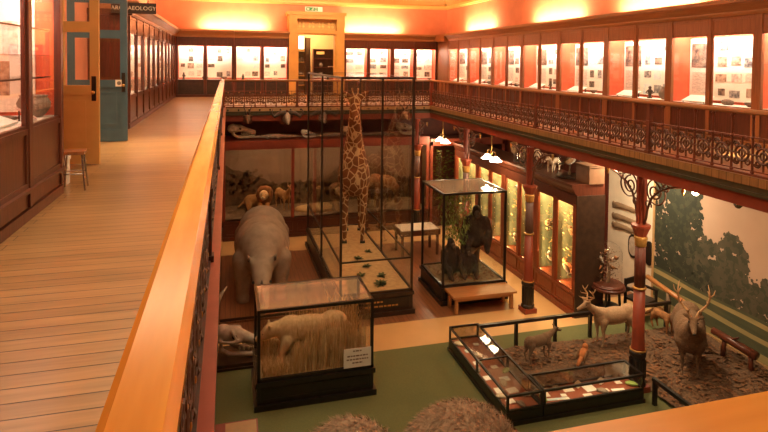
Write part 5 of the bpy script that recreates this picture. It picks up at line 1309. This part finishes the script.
# ------------------------------------------------------------------ deer
def deer(name, label, p, rz, fur, s=1.0, antlers=None, slim=1.0, head_up=0.0):
    t = thing(name, label, 'stuffed animal', p, rz); t.scale = (s, s, s)
    caps = []
    for q in (-1, 1):
        caps += [[((q * .11, -.36, .62), .11 * slim), ((q * .12, -.38, .42), .05), ((q * .12, -.36, .24), .03), ((q * .12, -.37, .08), .022), ((q * .12, -.40, .03), .03)],
                 [((q * .10, .42, .66), .14 * slim), ((q * .12, .46, .46), .07), ((q * .12, .54, .32), .035), ((q * .12, .48, .10), .023), ((q * .12, .46, .03), .03)],
                 [((q * .045, -.80, 1.19 + head_up), .025), ((q * .12, -.78, 1.23 + head_up), .035), ((q * .17, -.77, 1.25 + head_up), .01)]]
    caps += [[((0, -.36, .76), .16 * slim), ((0, -.55, .92 + head_up * .5), .105), ((0, -.74, 1.10 + head_up), .075)], [((0, -.76, 1.13 + head_up), .08), ((0, -.92, 1.07 + head_up), .052), ((0, -1.02, 1.03 + head_up), .038)],
             [((0, .60, .80), .045), ((0, .66, .66), .03)]]
    ells = [((0, 0, .70), (.19 * slim, .50, .20 * slim)), ((0, -.32, .70), (.18 * slim, .22, .22 * slim)), ((0, .40, .74), (.18 * slim, .24, .20 * slim))]
    organic('body', caps, ells, .02, fur, t)
    b = B(); b.ell((0, .02, .58 - .06 * (slim - 1) * 3), (.14 * slim, .42, .10 * slim), 14, 8); b.build('pale_belly', 'deerbelly', t, True)
    for q in (-1, 1):
        B().ell((q * .066, -.83, 1.14 + head_up), .014, 8, 6).build('eye', 'socket', t, True)
    B().ell((0, -1.05, 1.035 + head_up), (.026, .018, .02), 8, 6).build('nose', 'socket', t, True)
    if antlers:
        for q in (-1, 1):
            b = B(); z = 1.18 + head_up; k = antlers
            main = [(q * .035, -.77, z), (q * .10 * k, -.72, z + .12 * k), (q * .24 * k, -.66, z + .26 * k), (q * .28 * k, -.72, z + .44 * k), (q * .23 * k, -.80, z + .60 * k)]
            b.tube(main, [.024, .02, .019, .017, .006], 7)
            b.tube([main[1], (q * .09 * k, -.90, z + .2 * k), (q * .09 * k, -.96, z + .28 * k)], [.015, .011, .003], 6)
            b.tube([main[2], (q * .22 * k, -.84, z + .34 * k), (q * .2 * k, -.88, z + .44 * k)], [.014, .010, .003], 6)
            b.tube([main[3], (q * .34 * k, -.74, z + .52 * k), (q * .36 * k, -.76, z + .62 * k)], [.014, .010, .003], 6)
            b.tube([main[3], (q * .27 * k, -.66, z + .56 * k), (q * .25 * k, -.64, z + .66 * k)], [.013, .009, .003], 6)
            b.build('antler', 'antler', t, True)
    return t
deer('fallow_buck', 'pale fallow buck in profile facing left, beside the red column', (7.63, 9.72, .09), -PI / 2, 'deerfur', .84, .55, 1.0, -.08)
deer('fawn', 'small brown fawn standing behind the card vitrine', (5.78, 9.5, .10), PI / 2 + .2, 'stagfur', .54, None, 1.0, -.16)
deer('red_stag', 'large brown stag with antlers facing the viewer before the mural', (8.45, 8.62, .085), -.70, 'stagfur', 1.06, .85, 1.4)
mammal('fox', 'russet fox-like animal sitting behind the column at the foot of the mural', 'stuffed animal', (9.05, 9.95, .09), .1, 'mane', .95)
mammal('fox', 'paler fox-like animal beside the stag at the foot of the mural', 'stuffed animal', (9.4, 9.45, .09), -.4, 'lionfur', .95)
put_bird(3, (6.57, 9.22, .09), 2.2, 'rust-coloured ground bird on the leaves between fawn and column', 1.5)

# ------------------------------------------------------------------ woolly mammoth seen from above
t = thing('mammoth', 'shaggy brown mammoth whose domed head rises below the near handrail', 'stuffed animal', (1.0, 4.55, .012), PI / 2 + .08)
# local: head towards -y, which is turned to +X
caps = []
for s in (-1, 1):
    caps += [[((s * .40, -.55, 1.3), .34), ((s * .42, -.6, .7), .24), ((s * .42, -.6, .12), .22)], [((s * .38, .95, 1.2), .34), ((s * .40, 1.05, .6), .24), ((s * .40, 1.0, .12), .22)],
             [((s * .36, -1.0, 1.95), .09), ((s * .50, -.92, 1.85), .10), ((s * .54, -.9, 1.65), .05)]]
caps += [[((0, -.5, 1.95), .42), ((0, -.9, 1.95), .38)], [((0, -1.28, 1.75), .30), ((0, -1.62, 1.3), .19), ((0, -1.75, .75), .13), ((0, -1.6, .35), .09), ((0, -1.45, .3), .06)], [((0, 1.45, 1.6), .08), ((0, 1.55, 1.0), .04)]]
ells = [((0, .15, 1.55), (.68, 1.2, .68)), ((0, .02, 2.20), (.46, .52, .54)), ((0, .9, 1.45), (.6, .65, .6)), ((0, -1.05, 2.12), (.52, .62, .54))]
organic('body', caps, ells, .05, 'mammothfur', t, 6)
for s in (-1, 1):
    b = B(); b.tube([(s * .22, -1.5, 1.45), (s * .35, -1.85, 1.05), (s * .5, -2.2, .85), (s * .42, -2.5, 1.0), (s * .22, -2.55, 1.3)], [.085, .08, .065, .045, .012], 10); b.build('tusk', 'bone', t, True)
    B().ell((s * .40, -1.36, 2.0), .03, 8, 6).build('eye', 'socket', t, True)
b = B(); rg = random.Random(77)
srcs = [(ells[3][0], ells[3][1]), (ells[1][0], ells[1][1]), (ells[0][0], ells[0][1])]
for k in range(9000):
    c, r = srcs[0] if k < 4500 else (srcs[1] if k < 6800 else srcs[2])
    a = rg.uniform(0, 6.28); ph = math.acos(rg.uniform(-.1, 1))
    nrm = Vector((math.sin(ph) * math.cos(a), math.sin(ph) * math.sin(a), math.cos(ph)))
    p = Vector(c) + Vector((nrm.x * r[0], nrm.y * r[1], nrm.z * r[2])) * .975
    l = rg.uniform(.05, .12); tan = Vector((rg.uniform(-1, 1), rg.uniform(-.2, 1.0), -.55)); tan -= nrm * tan.dot(nrm); tan.normalize()
    d = (nrm * .38 + tan) * l; sd = nrm.cross(tan) * .006
    b._add([p - sd, p + sd, p + d], [(0, 1, 2)])
b.build('shaggy_hair', 'mammothfur', t)['kind'] = 'stuff'

# ------------------------------------------------------------------ great skull by the walkway side
t = thing('skull_plinth', 'low dark plinth under the great grey skull', 'plinth', (-.55, 10.75, .02))
b = B(); b.box(0, 1.15, 0, .75, 0, .10); b.box(-.03, 1.18, -.03, .78, 0, .04); b.build('plinth_body', 'casebrown', t)
def skull(label, p, rz, s, m, cat='skull', horn=False):
    t = thing('skull', label, cat, p, rz); t.scale = (s, s, s)
    caps = [[((0, .25, .48), .19), ((0, -.05, .50), .17), ((0, -.38, .40), .12), ((0, -.62, .33), .10), ((0, -.70, .31), .10)]]
    for q in (-1, 1):
        caps += [[((q * .14, .30, .40), .045), ((q * .29, .12, .42), .04), ((q * .27, -.12, .42), .04), ((q * .13, -.22, .40), .05)], [((q * .10, -.02, .60), .05), ((q * .22, -.10, .56), .035), ((q * .22, -.16, .47), .03)]]
    organic('cranium', caps, [((0, .22, .52), (.19, .20, .18))], .022, m, t)
    for q in (-1, 1): B().ell((q * .175, -.10, .50), (.04, .06, .05), 10, 8).build('eye_socket', 'socket', t, True)
    caps = [[((0, -.72, .14), .07), ((.10, -.45, .10), .06), ((.20, 0, .12), .06), ((.22, .18, .22), .05), ((.20, .20, .38), .04)], [((0, -.72, .14), .07), ((-.10, -.45, .10), .06), ((-.20, 0, .12), .06), ((-.22, .18, .22), .05), ((-.20, .20, .38), .04)]]
    organic('lower_jaw', caps, [], .02, m, t)
    b = B()
    for q in (-1, 1):
        for k in range(5): y = -.60 + k * .1; b.ell((q * (.075 + .02 * k), y, .235), (.02, .03, .05), 8, 6)
        b.tube([(q * .05, -.72, .18), (q * .06, -.77, .28), (q * .05, -.75, .34)], [.028, .022, .006], 8)
    b.build('teeth', 'bone', t, True)['kind'] = 'stuff'
    return t
skull('great grey-brown skull with open jaws beside the walkway railing', (.10, 11.10, .122), PI / 2 - .3, .85, 'greybone')
b = B(); b.tube([(0, 0, 0), (-.06, .02, .35), (-.02, .03, .75), (.12, .03, 1.05), (.26, .02, 1.2)], [.075, .07, .06, .04, .012], 10)
o = tag(b.build('curved_tusk', 'greybone', None, True, (-.22, 11.35, .12), (0, .0, .5)), 'tall curved pale tusk standing behind the great grey skull', 'tusk')

# skulls and stuffed reptiles along the top of the diorama
ZT = 3.226
skull('large tan hippopotamus-like skull at the walkway end of the diorama top', (.32, 18.98, ZT), PI / 2 + .15, .75, 'bone')
skull('small white skull on the diorama top just left of the giraffe case', (2.55, 18.95, ZT), PI / 2 - .4, .42, 'white')
skull('white skull on the diorama top seen behind the giraffe neck', (3.95, 18.95, ZT), PI / 2 + .5, .56, 'bone')
skull('pale tan skull on the diorama top by the opposite gallery end', (6.0, 18.98, ZT), PI / 2 - .3, .66, 'bone')
def croc(label, p, rz, s, m):
    t = thing('stuffed_crocodile', label, 'stuffed animal', p, rz); t.scale = (s, s, s)
    caps = [[((-.95, 0, .07), .02), ((-.5, 0, .08), .05), ((-.1, 0, .10), .085), ((.25, 0, .10), .08), ((.42, 0, .09), .06), ((.58, 0, .09), .055), ((.85, 0, .07), .03)]]
    for q in (-1, 1):
        for x in (-.12, .27): caps.append([((x, q * .06, .08), .03), ((x + .02, q * .15, .06), .022), ((x + .06, q * .17, .02), .02)])
    organic('body', caps, [], .016, m, t)
    b = B()
    for k in range(14): x = -.8 + k * .09; b.tube([(x, 0, .10 + .06 * max(0, 1 - abs(x) / .8)), (x - .01, 0, .15 + .06 * max(0, 1 - abs(x) / .8))], [.018, .002], 4)
    b.build('back_ridge', m, t)['kind'] = 'stuff'
    for q in (-1, 1): B().ell((.55, q * .035, .14), .016, 8, 6).build('eye', 'socket', t, True)
    return t
croc('long grey-brown stuffed crocodile on the diorama top beside the hippopotamus-like skull', (1.55, 18.95, ZT), PI, .9, 'greybone')
croc('stuffed crocodile on the diorama top behind the giraffe case glass', (5.05, 18.95, ZT), 0, .80, 'stone')
croc('dark stuffed crocodile on the diorama top between the two white skulls', (3.2, 19.15, ZT), 0, .6, 'stone')
# mounted heads along the far gallery edge
horned_head('slender-horned antelope head on the far gallery edge above the tan skull', (.62, 18.50, 3.98), 0, 'stagfur', .1, .3, s=.85)
horned_head('broad-horned buffalo head on the far gallery edge above the crocodile', (1.86, 18.50, 4.0), 0, 'greybone', .3, .3, 'buffalo', s=1.15)
horned_head('pale antelope head on the far gallery edge seen through the giraffe case', (5.85, 18.50, 4.02), 0, 'deerfur', .3, .3, s=.9)

# ------------------------------------------------------------------ animals inside the diorama
t = thing('lion', 'lit-faced lion lying in the savanna diorama behind the rhinoceros', 'stuffed animal', (1.22, 19.25, .70), -.25); t.scale = (.95,) * 3
caps = [[((0, .1, .42), .22), ((-.25, .35, .36), .24), ((-.62, .45, .30), .23)], [((.10, -.12, .3), .10), ((.14, -.4, .08), .07), ((.14, -.5, .06), .065)], [((-.14, -.1, .3), .10), ((-.14, -.4, .08), .07), ((-.14, -.5, .06), .065)], [((-.6, .3, .25), .17), ((-.55, .0, .12), .09)], [((-.8, .45, .3), .05), ((-1.0, .2, .12), .03)], [((0, -.12, .66), .15), ((0, -.30, .60), .09)]]
organic('body', caps, [], .025, 'lionfur', t)
b = B(); 
for k in range(16):
    a = 2 * PI * k / 16; b.ell((.21 * math.cos(a), -.04, .66 + .22 * math.sin(a)), (.10, .13, .10), 10, 7)
organic('mane', [], [((.19 * math.cos(2 * PI * k / 14), -.03, .65 + .21 * math.sin(2 * PI * k / 14)), (.10 + .05 * ((k * 7) % 5) / 5, .15, .11 + .05 * ((k * 3) % 4) / 4)) for k in range(14)], .03, 'mane', t)
b = B(); b.ell((0, -.17, .66), (.16, .13, .18), 14, 10); b.ell((0, -.31, .59), (.09, .09, .08), 12, 8); b.build('face', 'palefur', t, True)
B().ell((0, -.395, .62), (.03, .02, .02), 8, 6).build('nose', 'socket', t, True)
for q in (-1, 1): B().ell((q * .065, -.28, .70), .015, 8, 6).build('eye', 'socket', t, True); B().ell((q * .12, -.1, .83), (.05, .03, .05), 10, 7).build('ear', 'lionfur', t, True)
deer('stuffed_antelope', 'small tan antelope standing in the diorama beside the lit lion', (1.85, 19.55, .72), .35, 'lionfur', .72, .35)
def buffalo(label, p, rz, s):
    t = thing('stuffed_buffalo', label, 'stuffed animal', p, rz); t.scale = (s, s, s)
    caps = []
    for q in (-1, 1):
        caps += [[((q * .2, -.5, .7), .18), ((q * .22, -.52, .4), .09), ((q * .22, -.52, .05), .08)], [((q * .2, .6, .7), .2), ((q * .22, .66, .4), .09), ((q * .22, .64, .05), .08)]]
    caps += [[((0, -.6, .95), .28), ((0, -.95, .95), .2)], [((0, -.98, .98), .18), ((0, -1.22, .8), .11)]]
    organic('body', caps, [((0, 0, .9), (.36, .8, .38)), ((0, -.4, 1.02), (.32, .4, .38))], .03, 'mane', t)
    for q in (-1, 1): b = B(); b.tube([(q * .05, -1.0, 1.12), (q * .28, -1.0, 1.08), (q * .42, -1.02, 1.2), (q * .34, -1.04, 1.36)], [.07, .055, .04, .01], 8); b.build('horn', 'horn', t, True); B().ell((q * .12, -1.1, 1.0), .018, 8, 6).build('eye', 'socket', t, True)
    return t
buffalo('dark brown buffalo in the diorama, seen through the giraffe case', (5.35, 19.45, .70), -1.15, .82)
b = B(); b.ell((0, 0, .05), (.62, .38, .16), 18, 10); b.ell((.35, .08, .08), (.3, .22, .14), 12, 8); b.ell((-.4, .05, .04), (.28, .24, .13), 12, 8)
tag(b.build('rock_ledge', 'sand', None, True, (2.9, 19.25, .68)), 'low pale rock mound in the diorama right of the lion', 'rock')
# information lectern at the foot of the walkway side
t = thing('information_lectern', 'tan-topped information lectern just below the walkway railing', 'lectern', (.10, 7.52, .012))
b = B(); b.box(-.05, .05, .02, .10, .03, .82); b.box(-.2, .2, -.15, .2, 0, .03); b.build('stand', 'casebrown', t)
b = B(); b.prism([(-.17, .80), (-.17, .84), (.17, .94), (.17, .90)], 'X', -.30, .30); b.build('board', 'redpaint', t)
b = B(); b.prism([(-.14, .851), (-.14, .854), (.15, .939), (.15, .936)], 'X', -.12, .28); b.build('printed_panel', 'frieze', t)

# ------------------------------------------------------------------ groups of repeats
GROUPS = {'display_cabinet': 'glazed cabinets round the upper gallery', 'display_board': 'display boards inside the gallery cabinets', 'label_stand': 'sloped label cards in the gallery cabinets',
          'balustrade': 'cast-iron balustrades round the gallery', 'newel_post': 'corner posts of the far balustrade', 'iron_column': 'iron columns under the opposite gallery', 'bird_case': 'bird cases under the opposite gallery',
          'stuffed_bird': 'stuffed birds in and around the bird cases', 'glass_dome': 'glass domes by the bird cases', 'mounted_head': 'horned heads mounted round the lower hall', 'pendant_lamp': 'brass pendant lamps under the opposite gallery',
          'spotlight': 'spotlights under the red beam', 'wooden_club': 'wooden clubs on the pale wall', 'shield': 'shields on the pale wall', 'vitrine': 'two arms of the low black vitrine', 'specimen_card': 'cards in the low vitrine',
          'shell_specimen': 'lumpy specimens in the low vitrine', 'barrier_rail': 'barrier rails of the deer enclosure', 'low_plant': 'green plants round the giraffe', 'bare_branch': 'bare branches in the reed case', 'gorilla': 'apes in the glass case',
          'fox': 'fox-like animals by the mural', 'skull': 'skulls round the lower hall', 'stuffed_crocodile': 'stuffed crocodiles on the diorama',
          'bowl': 'bowls on display', 'stone_specimen': 'stones on display', 'pot': 'clay pots on display', 'figurine': 'dark figurines on display', 'bone_specimen': 'bones on display', 'jar': 'dark jars on display'}
for o in list(COL.objects):
    n = o.name.split('.')[0]
    if o.parent is None and n in GROUPS and 'label' in o: o['group'] = GROUPS[n]
